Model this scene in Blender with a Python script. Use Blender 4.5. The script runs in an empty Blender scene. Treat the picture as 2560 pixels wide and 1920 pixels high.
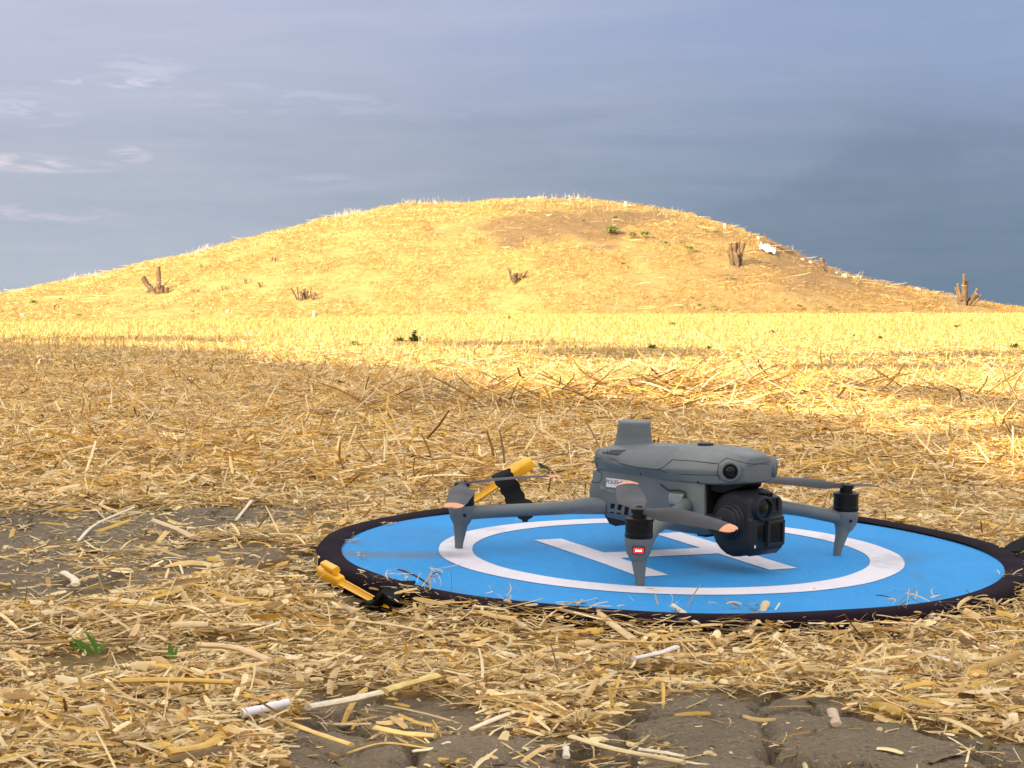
import bpy, bmesh, math, random
import numpy as np
from mathutils import Vector, Matrix
from mathutils.bvhtree import BVHTree
random.seed(7); rng = np.random.default_rng(11)
S = bpy.context.scene
COL = S.collection
rad = math.radians
# ------------------------------------------------------------------ camera
FPX, YH, CH = 5001.0, 767.4, 0.30        # focal length in photo pixels, horizon row, camera height
PITCH = math.atan((960 - YH) / FPX)
cd = bpy.data.cameras.new("camera"); cam = bpy.data.objects.new("camera", cd); COL.objects.link(cam)
cd.sensor_width = 36; cd.lens = FPX / 2560 * 36
cd.clip_start = 0.05; cd.clip_end = 3000
cam.location = (0, 0, CH); cam.rotation_euler = (math.pi / 2 - PITCH, 0, 0)
cd.dof.use_dof = True; cd.dof.focus_distance = 2.2; cd.dof.aperture_fstop = 70
S.camera = cam
S.render.resolution_x = 1024; S.render.resolution_y = 768
# ------------------------------------------------------------------ light
SUN_EL = rad(19); SX, SY = -0.62, -0.785            # horizontal direction towards the sun
_l = math.hypot(SX, SY); SX /= _l; SY /= _l
SUND = Vector((SX * math.cos(SUN_EL), SY * math.cos(SUN_EL), math.sin(SUN_EL)))
sl = bpy.data.lights.new("sun", 'SUN'); so = bpy.data.objects.new("sun", sl); COL.objects.link(so)
sl.energy = 4.9; sl.angle = rad(0.5); sl.color = (1.0, 0.80, 0.50)
so.rotation_euler = SUND.to_track_quat('Z', 'Y').to_euler(); so.location = (-20, -25, 20)
S.view_settings.view_transform = 'Standard'; S.view_settings.look = 'None'
S.view_settings.exposure = 1.2; S.view_settings.gamma = 1
# ------------------------------------------------------------------ node helpers
class NT:
    def __init__(s, tree): s.t = tree; s.n = tree.nodes; s.l = tree.links
    def new(s, typ, ins=None, **kw):
        nd = s.n.new(typ)
        for k, v in kw.items(): setattr(nd, k, v)
        for k, v in (ins or {}).items(): s.put(nd, k, v)
        return nd
    def put(s, nd, k, v):
        if hasattr(v, 'is_linked') or isinstance(v, bpy.types.NodeSocket): s.l.new(v, nd.inputs[k])
        else: nd.inputs[k].default_value = v
    def math(s, op, a, b=0.0, c=None, clamp=False):
        nd = s.n.new('ShaderNodeMath'); nd.operation = op; nd.use_clamp = clamp
        s.put(nd, 0, a); s.put(nd, 1, b)
        if c is not None: s.put(nd, 2, c)
        return nd.outputs[0]
    def mix(s, f, a, b, typ='MIX'):
        nd = s.n.new('ShaderNodeMix'); nd.data_type = 'RGBA'; nd.blend_type = typ
        s.put(nd, 0, f)
        for i, v in ((6, a), (7, b)):
            if isinstance(v, tuple) and len(v) == 3: v = v + (1,)
            s.put(nd, i, v)
        return nd.outputs[2]
    def rng(s, v, a, b, c=0.0, d=1.0, smooth=False):
        nd = s.n.new('ShaderNodeMapRange'); nd.interpolation_type = 'SMOOTHSTEP' if smooth else 'LINEAR'
        s.put(nd, 0, v)
        for i, q in enumerate((a, b, c, d)): nd.inputs[i + 1].default_value = q
        return nd.outputs[0]
    def noise(s, vec, scale, detail=4, rough=.55, dist=0.0):
        nd = s.new('ShaderNodeTexNoise', {'Scale': scale, 'Detail': detail, 'Roughness': rough, 'Distortion': dist})
        if vec is not None: s.l.new(vec, nd.inputs['Vector'])
        return nd.outputs['Fac']
    def mapping(s, vec, sc=(1, 1, 1), rot=(0, 0, 0), loc=(0, 0, 0)):
        nd = s.new('ShaderNodeMapping'); s.l.new(vec, nd.inputs[0])
        nd.inputs['Scale'].default_value = sc; nd.inputs['Rotation'].default_value = rot; nd.inputs['Location'].default_value = loc
        return nd.outputs[0]
def lin(r, g, b):
    f = lambda c: ((c / 255 + .055) / 1.055) ** 2.4 if c > 10 else c / 255 / 12.92
    return (f(r), f(g), f(b))
# ------------------------------------------------------------------ sky
W = bpy.data.worlds.new("World"); S.world = W; W.use_nodes = True
w = NT(W.node_tree); w.n.clear()
out = w.new('ShaderNodeOutputWorld'); bg = w.new('ShaderNodeBackground', {'Strength': 0.1})
w.l.new(bg.outputs[0], out.inputs[0])
sky = w.new('ShaderNodeTexSky', sky_type='NISHITA', sun_disc=False)
sky.sun_elevation = SUN_EL; sky.sun_rotation = math.atan2(SX, SY)
sky.altitude = 100; sky.air_density = 1.0; sky.dust_density = 1.5; sky.ozone_density = 1.5
tc = w.new('ShaderNodeTexCoord'); D = tc.outputs['Generated']
sx = w.new('ShaderNodeSeparateXYZ', {0: D}); dx, dy, dz = sx.outputs
EXK = 2 ** -1.2
def sk(r, g, b, k=1.0):
    c = lin(r, g, b); return tuple(10 * k * EXK * v for v in c) + (1,)
warp = w.noise(w.mapping(D, (3, 3, 11), (0, rad(12), 0)), 1.9, 6, .62)
fx = w.rng(w.math('ADD', dx, w.math('MULTIPLY', w.math('SUBTRACT', warp, .5), .22)), -.24, .22, smooth=True)
fz = w.rng(w.math('ADD', dz, w.math('MULTIPLY', w.math('SUBTRACT', warp, .5), .05)), .015, .15, smooth=True)
mass = w.noise(w.mapping(D, (5, 5, 13), (0, rad(-10), 0), (1, 4, 2)), 1.2, 5, .55, .5)
top = w.mix(fx, sk(190, 196, 219), sk(150, 168, 203)); low = w.mix(fx, sk(180, 189, 202), sk(116, 136, 157))
midc = w.mix(fx, sk(180, 188, 205), sk(136, 154, 180))
front = w.mix(w.rng(fz, 0, .5), low, midc); front = w.mix(w.rng(fz, .5, 1), front, top)
# dark bluish bank behind the mound and soft streaks
st = w.noise(w.mapping(D, (5, 5, 46), (0, rad(8), 0)), 1.6, 7, .62, .4)
sf = w.math('SUBTRACT', 1, w.math('MULTIPLY', fx, .8))
front = w.mix(w.math('MULTIPLY', sf, w.rng(st, .35, .75, 0, .34, True)), front, sk(206, 210, 222))
st2 = w.noise(w.mapping(D, (4, 4, 30), (0, rad(-6), 0), (3, 1, 2)), 1.3, 5, .6)
front = w.mix(w.math('MULTIPLY', sf, w.rng(st2, .45, .75, 0, .22, True)), front, sk(136, 154, 180))
front = w.mix(w.math('MULTIPLY', w.rng(mass, .42, .66, 0, .42, True), w.rng(fz, 1, .45)), front, w.mix(fx, sk(176, 184, 202), sk(112, 132, 154)))
# bright wisps low on the left
wn = w.noise(w.mapping(D, (14, 14, 90)), 2.2, 6, .65, .6)
def wisp(px, py, rx, rz, amt, col, th=(.42, .62)):
    global front
    ax, az = (px - 1280) / FPX, (YH - py) / FPX
    a = w.math('DIVIDE', w.math('SUBTRACT', w.math('DIVIDE', dx, w.math('MAXIMUM', dy, .01)), ax), rx / FPX)
    b = w.math('DIVIDE', w.math('SUBTRACT', w.math('SUBTRACT', dz, az), w.math('MULTIPLY', a, -rz * .25 / FPX)), rz / FPX)
    q = w.math('SUBTRACT', 1, w.math('ADD', w.math('MULTIPLY', a, a), w.math('MULTIPLY', b, b)), clamp=True)
    q = w.math('MULTIPLY', q, w.rng(wn, th[0], th[1], 0, amt, True))
    front = w.mix(q, front, col)
for a in ((300, 222, 190, 16, .8, sk(240, 236, 248)), (370, 190, 160, 40, .5, sk(215, 215, 236)), (60, 420, 260, 26, .75, sk(240, 226, 234)),
          (640, 255, 420, 60, .45, sk(205, 205, 230)), (120, 540, 240, 26, .8, sk(212, 205, 222)), (330, 395, 60, 22, .8, sk(225, 215, 230)),
          (40, 290, 200, 50, .6, sk(214, 214, 236)), (1100, 270, 300, 60, .3, sk(185, 185, 210)), (780, 450, 160, 22, .6, sk(190, 195, 216))):
    wisp(*a)
# clear brighter air overhead and behind the camera
rest = w.mix(.25, sk(248, 240, 232, 2.02), sky.outputs[0])
behind = w.math('MAXIMUM', w.rng(dz, .17, .5, smooth=True), w.rng(dy, .5, -.3, 0, .4, smooth=True))
w.l.new(w.mix(behind, front, rest), bg.inputs['Color'])
# ------------------------------------------------------------------ numpy helpers
_tab = {}
def vnoise(x, y, sc, seed=0, octv=4, rough=.5):
    x = np.asarray(x, float); y = np.asarray(y, float); r = np.zeros(np.broadcast(x, y).shape); a = 1; tot = 0
    if seed not in _tab: _tab[seed] = np.random.default_rng(seed + 100).random((256, 256))
    T = _tab[seed]
    for o in range(octv):
        u = x * sc * 2 ** o + 17.3 * o; v = y * sc * 2 ** o - 9.1 * o
        i = np.floor(u).astype(int); j = np.floor(v).astype(int); fu = u - i; fv = v - j
        fu = fu * fu * (3 - 2 * fu); fv = fv * fv * (3 - 2 * fv)
        g = lambda p, q: T[p % 256, q % 256]
        r = r + a * ((g(i, j) * (1 - fu) + g(i + 1, j) * fu) * (1 - fv) + (g(i, j + 1) * (1 - fu) + g(i + 1, j + 1) * fu) * fv)
        tot += a; a *= rough
    return r / tot
def sst(v, a, b):
    t = np.clip((v - a) / (b - a), 0, 1); return t * t * (3 - 2 * t)
def topx(x, y, z):
    """world point -> photo pixel"""
    zz = z - CH; dep = y * math.cos(PITCH) - zz * math.sin(PITCH); up = y * math.sin(PITCH) + zz * math.cos(PITCH)
    return 1280 + FPX * x / dep, 960 - FPX * up / dep
def ray(px, py):
    u = (px - 1280) / FPX; v = (960 - py) / FPX
    return Vector((u, math.cos(PITCH) + v * math.sin(PITCH), -math.sin(PITCH) + v * math.cos(PITCH)))
CAM = Vector((0, 0, CH))
def at_depth(px, py, y):
    d = ray(px, py); return CAM + d * (y / d.y)
# ------------------------------------------------------------------ pad frame and drone frame
PC = Vector((0.1772, 2.2497, CH - 0.2766)); pa, pb = -0.0196, 0.0398
PN = Vector((-pa, -pb, 1)).normalized(); PX = Vector((1, 0, pa)).normalized(); PY = PN.cross(PX)
PADM = Matrix((PX, PY, PN)).transposed().to_4x4(); PADM.translation = PC
RB, RO, RI, RR = .3690, .2610, .2232, .3985
yaw = -0.8548
DC = PC - PX * .0186 + PY * .0019
DF = PX * math.cos(yaw) + PY * math.sin(yaw); DL = -PX * math.sin(yaw) + PY * math.cos(yaw)
DRM = Matrix((DF, DL, PN)).transposed().to_4x4(); DRM.translation = DC
# ------------------------------------------------------------------ ground height
def G(x, y):
    x = np.asarray(x, float); y = np.asarray(y, float)
    far = .045 + np.where(x < 0, .0185 * x, .002 * x) * sst(y, 20, 55)
    far = np.clip(far, -.6, .4)
    k = sst(y, 14, 56)
    z = far * k * (1 - sst(y, 110, 300)) - .4 * sst(y, 110, 300)
    z = z * 1.0
    lump = (vnoise(x, y, .9, 3, 3) - .5) * .035 * sst(y, 2.9, 5) + (vnoise(x, y, 2.5, 4, 3) - .5) * .012
    z = z + lump
    # straw windrow
    z = z + .062 * np.exp(-((y - 5.9 - .25 * x) / .42) ** 2 - ((x - .48) / .75) ** 2) + .03 * np.exp(-((y - 6.6) / .5) ** 2 - ((x + .35) / .8) ** 2)
    # the pad's own bed
    r = np.hypot(x - PC.x, y - PC.y)
    bed = PC.z - .020 + pa * (x - PC.x) + pb * (y - PC.y)
    f = 1 - sst(r, .40, .75)
    near = 1 - sst(y, .9, 1.6)
    z = z * (1 - f) + bed * f
    return z
def ground_at(px, py, lift=0.0):
    d = ray(px, py); t = CH / max(1e-4, -d.z)
    lo, hi = .6, 110.0
    ts = np.concatenate([np.linspace(.8, 12, 1500), np.linspace(12, 140, 3000)])
    P = np.array(CAM)[None] + ts[:, None] * np.array(d)[None]
    h = P[:, 2] - G(P[:, 0], P[:, 1]) - lift; k = np.argmax(h < 0)
    if h.min() > 0: k = len(ts) - 1
    return Vector(P[k])
# straw cover: 1 = thick straw, 0 = bare soil
def cover(x, y):
    px, py = topx(x, y, 0 * x)
    n = vnoise(x, y, 6, 8, 4) - .5; n2 = vnoise(x, y, 22, 9, 3) - .5
    c = np.ones_like(x)
    yb = np.interp(px, [-400, 600, 780, 1000, 1200, 1450, 1600, 1760, 2000, 2200, 2560, 3000], [2300, 2000, 1740, 1715, 1790, 1835, 1790, 1745, 1740, 1790, 1850, 1900])
    c = np.minimum(c, 1 - sst(py + n * 190 + n2 * 60, yb - 25, yb + 30))
    def ell(cx, cy, rx, ry, s=1.0):
        q = np.hypot((px - cx) / rx, (py - cy) / ry) + n * .8 + n2 * .5
        return 1 - s * (1 - sst(q, .80, 1.12))
    for e in ((250, 1318, 540, 60, .99), (620, 1296, 340, 38, .98), (60, 1440, 460, 72, .98), (400, 1420, 360, 52, .95), (680, 1330, 150, 46, .75), (130, 1600, 260, 26, .6),
              (560, 1640, 180, 34, .75), (780, 1575, 160, 14, .6), (1640, 1690, 140, 22, .7), (1820, 1700, 120, 20, .5), (2420, 1650, 130, 12, .4)):
        c = np.minimum(c, ell(*e))
    return c
def rgb_attr(me, cols, name='tint'):
    a = me.color_attributes.new(name, 'FLOAT_COLOR', 'POINT')
    a.data.foreach_set('color', np.asarray(cols, np.float32).ravel())
def np_mesh(name, V, Q, mat, cols=None, smooth=False, parent=None):
    me = bpy.data.meshes.new(name)
    V = np.ascontiguousarray(V, np.float32); Q = np.ascontiguousarray(Q, np.int32); k = Q.shape[1]
    me.vertices.add(len(V)); me.vertices.foreach_set('co', V.ravel())
    me.loops.add(Q.size); me.loops.foreach_set('vertex_index', Q.ravel())
    me.polygons.add(len(Q)); me.polygons.foreach_set('loop_start', np.arange(0, Q.size, k, dtype=np.int32))
    me.update(calc_edges=True); me.validate()
    if smooth: me.polygons.foreach_set('use_smooth', np.ones(len(Q), bool))
    if cols is not None: rgb_attr(me, cols)
    me.materials.append(mat)
    o = bpy.data.objects.new(name, me); COL.objects.link(o)
    if parent: o.parent = parent
    return o
def tag(o, label=None, cat=None, group=None, kind=None):
    if label: o['label'] = label
    if cat: o['category'] = cat
    if group: o['group'] = group
    if kind: o['kind'] = kind
    return o
def empty(name, M=None, loc=None):
    o = bpy.data.objects.new(name, None); COL.objects.link(o); o.empty_display_size = .05
    if M is not None: o.matrix_world = M
    if loc is not None: o.location = loc
    return o
def strips(P, yaw, pitch, L, Wd, col, bend=None, pbend=None, roll=None, segs=3, fold=0.0, taper=0.3, shade=.0):
    """many thin curved strips; returns V,Q,C"""
    n = len(P); z = np.zeros(n)
    bend = z if bend is None else bend; pbend = z if pbend is None else pbend; roll = z if roll is None else roll
    pos = P.copy(); rows = []
    across = 3 if fold else 2
    st = L / segs
    # centre the strip on P
    pts = [np.zeros((n, 3))]; dirs = []
    for s in range(segs):
        t = (s + .5) / segs - .5
        a = yaw + bend * t; p = pitch + pbend * t
        d = np.stack([np.cos(a) * np.cos(p), np.sin(a) * np.cos(p), np.sin(p)], 1); dirs.append(d)
        pts.append(pts[-1] + d * st[:, None])
    pts = np.stack(pts, 1); pts = pts - pts.mean(1, keepdims=True) + P[:, None, :]
    dirs = np.stack(dirs + [dirs[-1]], 1)
    up = np.array([0, 0, 1.0])
    sd = np.cross(dirs, up); sd /= np.linalg.norm(sd, axis=2, keepdims=True) + 1e-6
    nn = np.cross(sd, dirs)
    cr, sr = np.cos(roll)[:, None, None], np.sin(roll)[:, None, None]
    s2 = sd * cr + nn * sr; n2 = -sd * sr + nn * cr
    prof = np.ones(segs + 1); prof[0] = 1 - taper * .6; prof[-1] = 1 - taper
    hw = (Wd[:, None] * .5) * prof[None]
    if across == 3:
        V = np.stack([pts - s2 * hw[..., None], pts + n2 * hw[..., None] * fold, pts + s2 * hw[..., None]], 2)
    else: V = np.stack([pts - s2 * hw[..., None], pts + s2 * hw[..., None]], 2)
    V = V.reshape(n, -1, 3); m = V.shape[1]
    q = []
    for s in range(segs):
        for a in range(across - 1):
            i = s * across + a; q.append((i, i + 1, i + across + 1, i + across))
    q = np.array(q); Q = (q[None] + (np.arange(n) * m)[:, None, None]).reshape(-1, 4)
    C = np.ones((n, m, 4)); C[..., :3] = col[:, None, :]
    if shade: C[..., :3] *= 1 + shade * (rng.random((n, m, 1)) - .5)
    return V.reshape(-1, 3), Q, C.reshape(-1, 4)
class Acc:
    def __init__(s): s.V = []; s.Q = []; s.C = []; s.n = 0
    def add(s, r):
        V, Q, C = r; s.V.append(V); s.Q.append(Q + s.n); s.C.append(C); s.n += len(V)
    def build(s, name, mat, **k): return np_mesh(name, np.concatenate(s.V), np.concatenate(s.Q), mat, np.concatenate(s.C), **k)
# ------------------------------------------------------------------ materials
def pmat(name, col=(.5, .5, .5), rough=.6, metal=0, bump=0, bscale=200, var=0, vscale=8, spec=.5, emit=None):
    m = bpy.data.materials.new(name); m.use_nodes = True; t = NT(m.node_tree); b = m.node_tree.nodes['Principled BSDF']
    b.inputs['Roughness'].default_value = rough; b.inputs['Metallic'].default_value = metal
    b.inputs['Specular IOR Level'].default_value = spec
    tc = t.new('ShaderNodeTexCoord').outputs['Object']
    n = t.noise(tc, vscale, 5, .6)
    v = var if var else .12
    c = t.mix(t.rng(n, .3, .7), tuple(x * (1 - v) for x in col), tuple(min(1, x * (1 + v)) for x in col))
    t.l.new(c, b.inputs['Base Color'])
    if bump:
        bn = t.new('ShaderNodeBump', {'Strength': bump, 'Distance': .002, 'Height': t.noise(tc, bscale, 4, .6)})
        t.l.new(bn.outputs[0], b.inputs['Normal'])
    rr = t.rng(t.noise(tc, vscale * 3, 4), .3, .7, max(0, rough - .08), min(1, rough + .08)); t.l.new(rr, b.inputs['Roughness'])
    if emit:
        b.inputs['Emission Color'].default_value = emit[0] + (1,); b.inputs['Emission Strength'].default_value = emit[1]
    return m
def tint_mat(name, rough=.6, trans=0.0, nscale=60, nv=.25):
    m = bpy.data.materials.new(name); m.use_nodes = True; t = NT(m.node_tree); b = m.node_tree.nodes['Principled BSDF']
    at = t.new('ShaderNodeAttribute', attribute_name='tint'); tc = t.new('ShaderNodeTexCoord').outputs['Object']
    n = t.noise(tc, nscale, 4, .65)
    c = t.mix(1.0, at.outputs['Color'], t.mix(n, (1 - nv,) * 3, (1 + nv,) * 3), 'MULTIPLY')
    t.l.new(c, b.inputs['Base Color']); b.inputs['Roughness'].default_value = rough; b.inputs['Specular IOR Level'].default_value = .35
    if trans:
        tr = t.new('ShaderNodeBsdfTranslucent', {'Color': c}); mx = t.new('ShaderNodeMixShader', {0: trans, 1: b.outputs[0], 2: tr.outputs[0]})
        t.l.new(mx.outputs[0], m.node_tree.nodes['Material Output'].inputs[0])
    return m
M_straw = tint_mat('straw', .5, .12, 90, .3)
M_grass = tint_mat('dry_grass', .7, .2, 12, .25)
M_leaf = tint_mat('green_leaf', .55, .3, 120, .3)
M_grey = pmat('drone_grey', (.125, .150, .160), .48, bump=.12, bscale=1500, var=.10, vscale=30)
M_grey2 = pmat('drone_light_grey', (.24, .27, .28), .45, var=.05)
M_dark = pmat('drone_dark', (.010, .013, .018), .5, spec=.3, bump=.1, bscale=1500)
M_black = pmat('motor_black', (.005, .005, .006), .4, spec=.25)
M_glass = pmat('lens_glass', (.004, .007, .009), .12, spec=.28)
M_blade = pmat('blade_grey', (.034, .036, .044), .5, spec=.3)
M_tip = pmat('blade_orange', (.82, .34, .17), .5)
M_white = pmat('sticker_white', (.78, .76, .80), .5)
M_ink = pmat('ink', (.02, .02, .03), .6)
M_paint = pmat('white_print', (.7, .72, .74), .5)
M_tape = pmat('tape', (.19, .23, .24), .35)
M_led = pmat('led_red', (.9, .02, .02), .4, emit=((1.0, .015, .012), 1.1))
M_ledhot = pmat('led_core', (1, .8, .8), .4, emit=((1.0, .55, .55), 9.0))
M_rim = pmat('rim_fabric', (.014, .008, .014), .85, spec=.08, bump=.3, bscale=900)
M_strap = pmat('strap_fabric', (.012, .012, .014), .85, spec=.08, bump=.3, bscale=900)
M_peg = pmat('yellow_plastic', (.92, .48, .018), .35, var=.08)
M_bark = pmat('bark', (.15, .10, .06), .85, bump=.6, bscale=30, var=.4, vscale=5)
M_cut = pmat('cut_wood', (.62, .42, .22), .7, var=.2, vscale=10)
M_stone = pmat('stone', (.50, .42, .33), .85, bump=.5, bscale=20, var=.25, vscale=3)
M_tarp = pmat('white_plastic', (.85, .86, .88), .5, var=.03)
M_post = pmat('white_post', (.80, .76, .68), .6)
M_tube = pmat('white_tube', (.86, .84, .88), .5, var=.05, vscale=60)
# ------------------------------------------------------------------ ground material
def ground_material():
    m = bpy.data.materials.new('ground'); m.use_nodes = True; t = NT(m.node_tree); b = m.node_tree.nodes['Principled BSDF']
    P = t.new('ShaderNodeNewGeometry').outputs['Position']; cov = t.new('ShaderNodeAttribute', attribute_name='tint').outputs['Color']
    cs = t.new('ShaderNodeSeparateColor', {0: cov}); c = cs.outputs[0]; far = cs.outputs[1]
    n1 = t.noise(P, 9, 6, .65); n2 = t.noise(P, 75, 6, .7); n3 = t.noise(P, 420, 4, .7)
    soil = t.mix(t.rng(n1, .3, .7), (.205, .157, .102), (.315, .25, .168))
    soil = t.mix(t.rng(n2, .35, .75, 0, .8), soil, (.235, .195, .14))
    soil = t.mix(t.rng(n3, .53, .63, 0, .3), soil, (.035, .028, .02)); soil = t.mix(t.rng(t.noise(t.mapping(P, (1, 1.6, 1)), 150, 5, .7, .4), .56, .63, 0, .6), soil, (.05, .04, .028)); soil = t.mix(t.rng(t.noise(P, 260, 3, .6), .60, .66, 0, .6), soil, (.5, .40, .26))
    v = t.mapping(P, (1, 2.2, 1)); f1 = t.noise(v, 55, 5, .7, .6); f2 = t.noise(t.mapping(P, (2.4, 1, 1), (0, 0, .6)), 70, 5, .7, .8)
    st = t.mix(t.rng(f1, .3, .7), (.16, .10, .04), (.42, .29, .12)); st = t.mix(t.rng(f2, .5, .75, 0, .5), st, (.60, .46, .25))  # straw bed coloured darker for the shade deep between the pieces
    st = t.mix(t.rng(t.noise(P, 1.1, 5, .6), .5, .7, 0, .35), st, (.33, .22, .08))
    fs = t.noise(t.mapping(P, (1, .35, 1)), 6, 8, .75); fc = t.mix(t.rng(fs, .35, .65), (.42, .29, .10), (.64, .47, .19))
    fc = t.mix(t.rng(t.noise(P, 2.3, 5, .7), .55, .72, 0, .45), fc, (.34, .32, .09))
    st = t.mix(far, st, fc)
    t.l.new(t.mix(t.rng(c, .25, .75), soil, st), b.inputs['Base Color']); b.inputs['Roughness'].default_value = .9
    b.inputs['Specular IOR Level'].default_value = .15
    h = t.math('ADD', t.math('MULTIPLY', n2, .6), t.math('MULTIPLY', n3, .4)); h = t.math('ADD', h, t.math('MULTIPLY', f1, .5))
    bn = t.new('ShaderNodeBump', {'Strength': 1.0, 'Distance': .009, 'Height': h}); t.l.new(bn.outputs[0], b.inputs['Normal'])
    return m
def axis(lo, hi, a, b, step, g):
    mid = list(np.arange(a, b, step)); r = []; s = step; x = b
    while x < hi: r.append(x); s *= g; x += s
    l = []; s = step; x = a - step
    while x > lo: l.append(x); s *= g; x -= s
    return np.array([lo] + l[::-1] + mid + r + [hi])
xs = axis(-900, 900, -.7, .9, .0045, 1.045); ys = axis(-300, 1500, 1.18, 2.0, .004, 1.02)
X, Y = np.meshgrid(xs, ys); Z = G(X, Y); CV = cover(X, Y)
# cracked, trodden soil where it lies bare
cp = np.random.default_rng(5).random((150, 2)) * [2.4, 2.2] + [-1.1, .9]
sel = (Y > 1.1) & (Y < 3.2) & (X > -1.1) & (X < 1.2)
sx_, sy_ = X[sel], Y[sel]
wx = sx_ + (vnoise(sx_, sy_, 14, 20, 3) - .5) * .10; wy = sy_ + (vnoise(sx_, sy_, 14, 21, 3) - .5) * .10
dd = np.hypot(wx[:, None] - cp[None, :, 0], (wy[:, None] - cp[None, :, 1]) * .8); dd.partition(1, axis=1)
e = dd[:, 1] - dd[:, 0]
vis = .45 + .55 * sst(vnoise(sx_, sy_, 6, 22, 2), .28, .42)
crk = -.015 * (1 - sst(e, .003, .011)) * vis + .004 * sst(e, 0, .04)
bare = 1 - CV[sel]; Z[sel] += bare * (crk + (vnoise(sx_, sy_, 30, 23, 5, .65) - .5) * .013 + (vnoise(sx_, sy_, 9, 24, 2) - .5) * .014) - .004 * bare
nx, ny = len(xs), len(ys)
idx = np.arange(nx * ny).reshape(ny, nx)
Q = np.stack([idx[:-1, :-1], idx[:-1, 1:], idx[1:, 1:], idx[1:, :-1]], -1).reshape(-1, 4)
cc = np.ones((nx * ny, 4)); cc[:, 0] = CV.ravel(); cc[:, 1] = sst(Y.ravel(), 9, 18); cc[:, 2] = 0
gnd = np_mesh('ground', np.stack([X, Y, Z], -1).reshape(-1, 3), Q, ground_material(), cc, True); tag(gnd, kind='structure')
# ------------------------------------------------------------------ the mound
sil = np.array([(-700, 790), (-400, 745), (-150, 700), (0, 655), (100, 626), (200, 599), (300, 578), (400, 554), (500, 524), (600, 498), (700, 476), (800, 457), (900, 441), (1000, 432), (1100, 430), (1200, 429),
                (1300, 432), (1400, 445), (1500, 464), (1560, 484), (1620, 506), (1700, 543), (1780, 578), (1860, 603), (1950, 625), (2050, 650), (2110, 662), (2212, 670), (2330, 676)], float) * 1.1573
YC = 77.0
silx = (sil[:, 0] - 1280) / FPX * YC; silz = CH + (YH - sil[:, 1]) / FPX * YC
def mound_h(x, y):
    s = np.interp(x, silx, silz, left=-.6, right=-.6)
    s = (s + np.interp(x + .5, silx, silz) + np.interp(x - .5, silx, silz)) / 3
    t = np.clip(np.abs(y - YC) / np.where(y < YC, 18.5, 16), 0, 1)
    g = (1 - t ** 1.9) ; g = g * .80 + .20 * (.5 + .5 * np.cos(np.pi * t))
    z = (s + .5) * g - .5 - .13 * sst(s, .5, 2)
    z = z + ((vnoise(x, y, .45, 31, 4) - .5) * .35 + (vnoise(x, y, 1.6, 32, 3) - .5) * .14) * sst(s, .1, 1.2)
    # gentle fold coming down from the top
    z = z + .16 * np.exp(-((x - (-.6 + (YC - y) * .12)) / 1.2) ** 2) * sst(YC - y, 3, 10) * (1 - sst(YC - y, 14, 18))
    return z
def bare_m(x, y):
    px, py = topx(x, y, mound_h(x, y)); n = vnoise(x, y, .7, 33, 4) - .5
    q = np.hypot((px - 1450) / 270, (py - 565) / 58) + n * 1.5; b = 1 - sst(q, .7, 1.2)
    d = (px - 1750) / 150 - (660 - py) / 90 * .2 + n * 3
    b = np.maximum(b, sst(px + n * 420, 1660, 2020) * (1 - .45 * sst(py + n * 60, 690, 770)))
    b = np.maximum(b, sst(px + n * 700, 1250, 2000) * .55)
    return b
mx = np.arange(-36, 25, .16); my = np.arange(57.5, 94, .16)
MX, MY = np.meshgrid(mx, my); MZ = mound_h(MX, MY); MZ = np.where((MX < -35) | (MX > 24) | (MY > 93.5), -2, MZ)
idx = np.arange(MX.size).reshape(MX.shape); Q = np.stack([idx[:-1, :-1], idx[:-1, 1:], idx[1:, 1:], idx[1:, :-1]], -1).reshape(-1, 4)
def mound_material():
    m = bpy.data.materials.new('mound'); m.use_nodes = True; t = NT(m.node_tree); b = m.node_tree.nodes['Principled BSDF']
    P = t.new('ShaderNodeNewGeometry').outputs['Position']; c = t.new('ShaderNodeSeparateColor', {0: t.new('ShaderNodeAttribute', attribute_name='tint').outputs['Color']}).outputs[0]
    n1 = t.noise(P, .5, 6, .7); n2 = t.noise(t.mapping(P, (1, 1, 2.5)), 4, 7, .75, .5); n3 = t.noise(P, 20, 4, .7)
    g = t.mix(t.rng(n2, .3, .7), (.40, .26, .09), (.66, .47, .20)); g = t.mix(t.rng(n1, .45, .7, 0, .5), g, (.50, .30, .10))
    s = t.mix(t.rng(n2, .3, .7), (.20, .125, .062), (.33, .225, .115)); s = t.mix(t.rng(n3, .5, .75, 0, .5), s, (.36, .26, .15))
    t.l.new(t.mix(c, g, s), b.inputs['Base Color']); b.inputs['Roughness'].default_value = .95; b.inputs['Specular IOR Level'].default_value = .1
    bn = t.new('ShaderNodeBump', {'Strength': .7, 'Distance': .12, 'Height': t.math('ADD', n2, t.math('MULTIPLY', n3, .3))}); t.l.new(bn.outputs[0], b.inputs['Normal'])
    return m
BM = bare_m(MX, MY); cc = np.ones((MX.size, 4)); cc[:, 0] = BM.ravel()
mound = np_mesh('hill', np.stack([MX, MY, MZ], -1).reshape(-1, 3), Q, mound_material(), cc, True); tag(mound, kind='structure')
bvM = BVHTree.FromPolygons([tuple(v) for v in np.stack([MX, MY, MZ], -1).reshape(-1, 3)[:]], [tuple(q) for q in Q], all_triangles=False)
def on_mound(px, py):
    d = ray(px, py).normalized(); h = bvM.ray_cast(CAM, d)
    for k in range(40):
        if h[0] is not None: break
        py += 3; h = bvM.ray_cast(CAM, ray(px, py).normalized())
    return h[0] if h[0] is not None else at_depth(px, py, YC)
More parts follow.
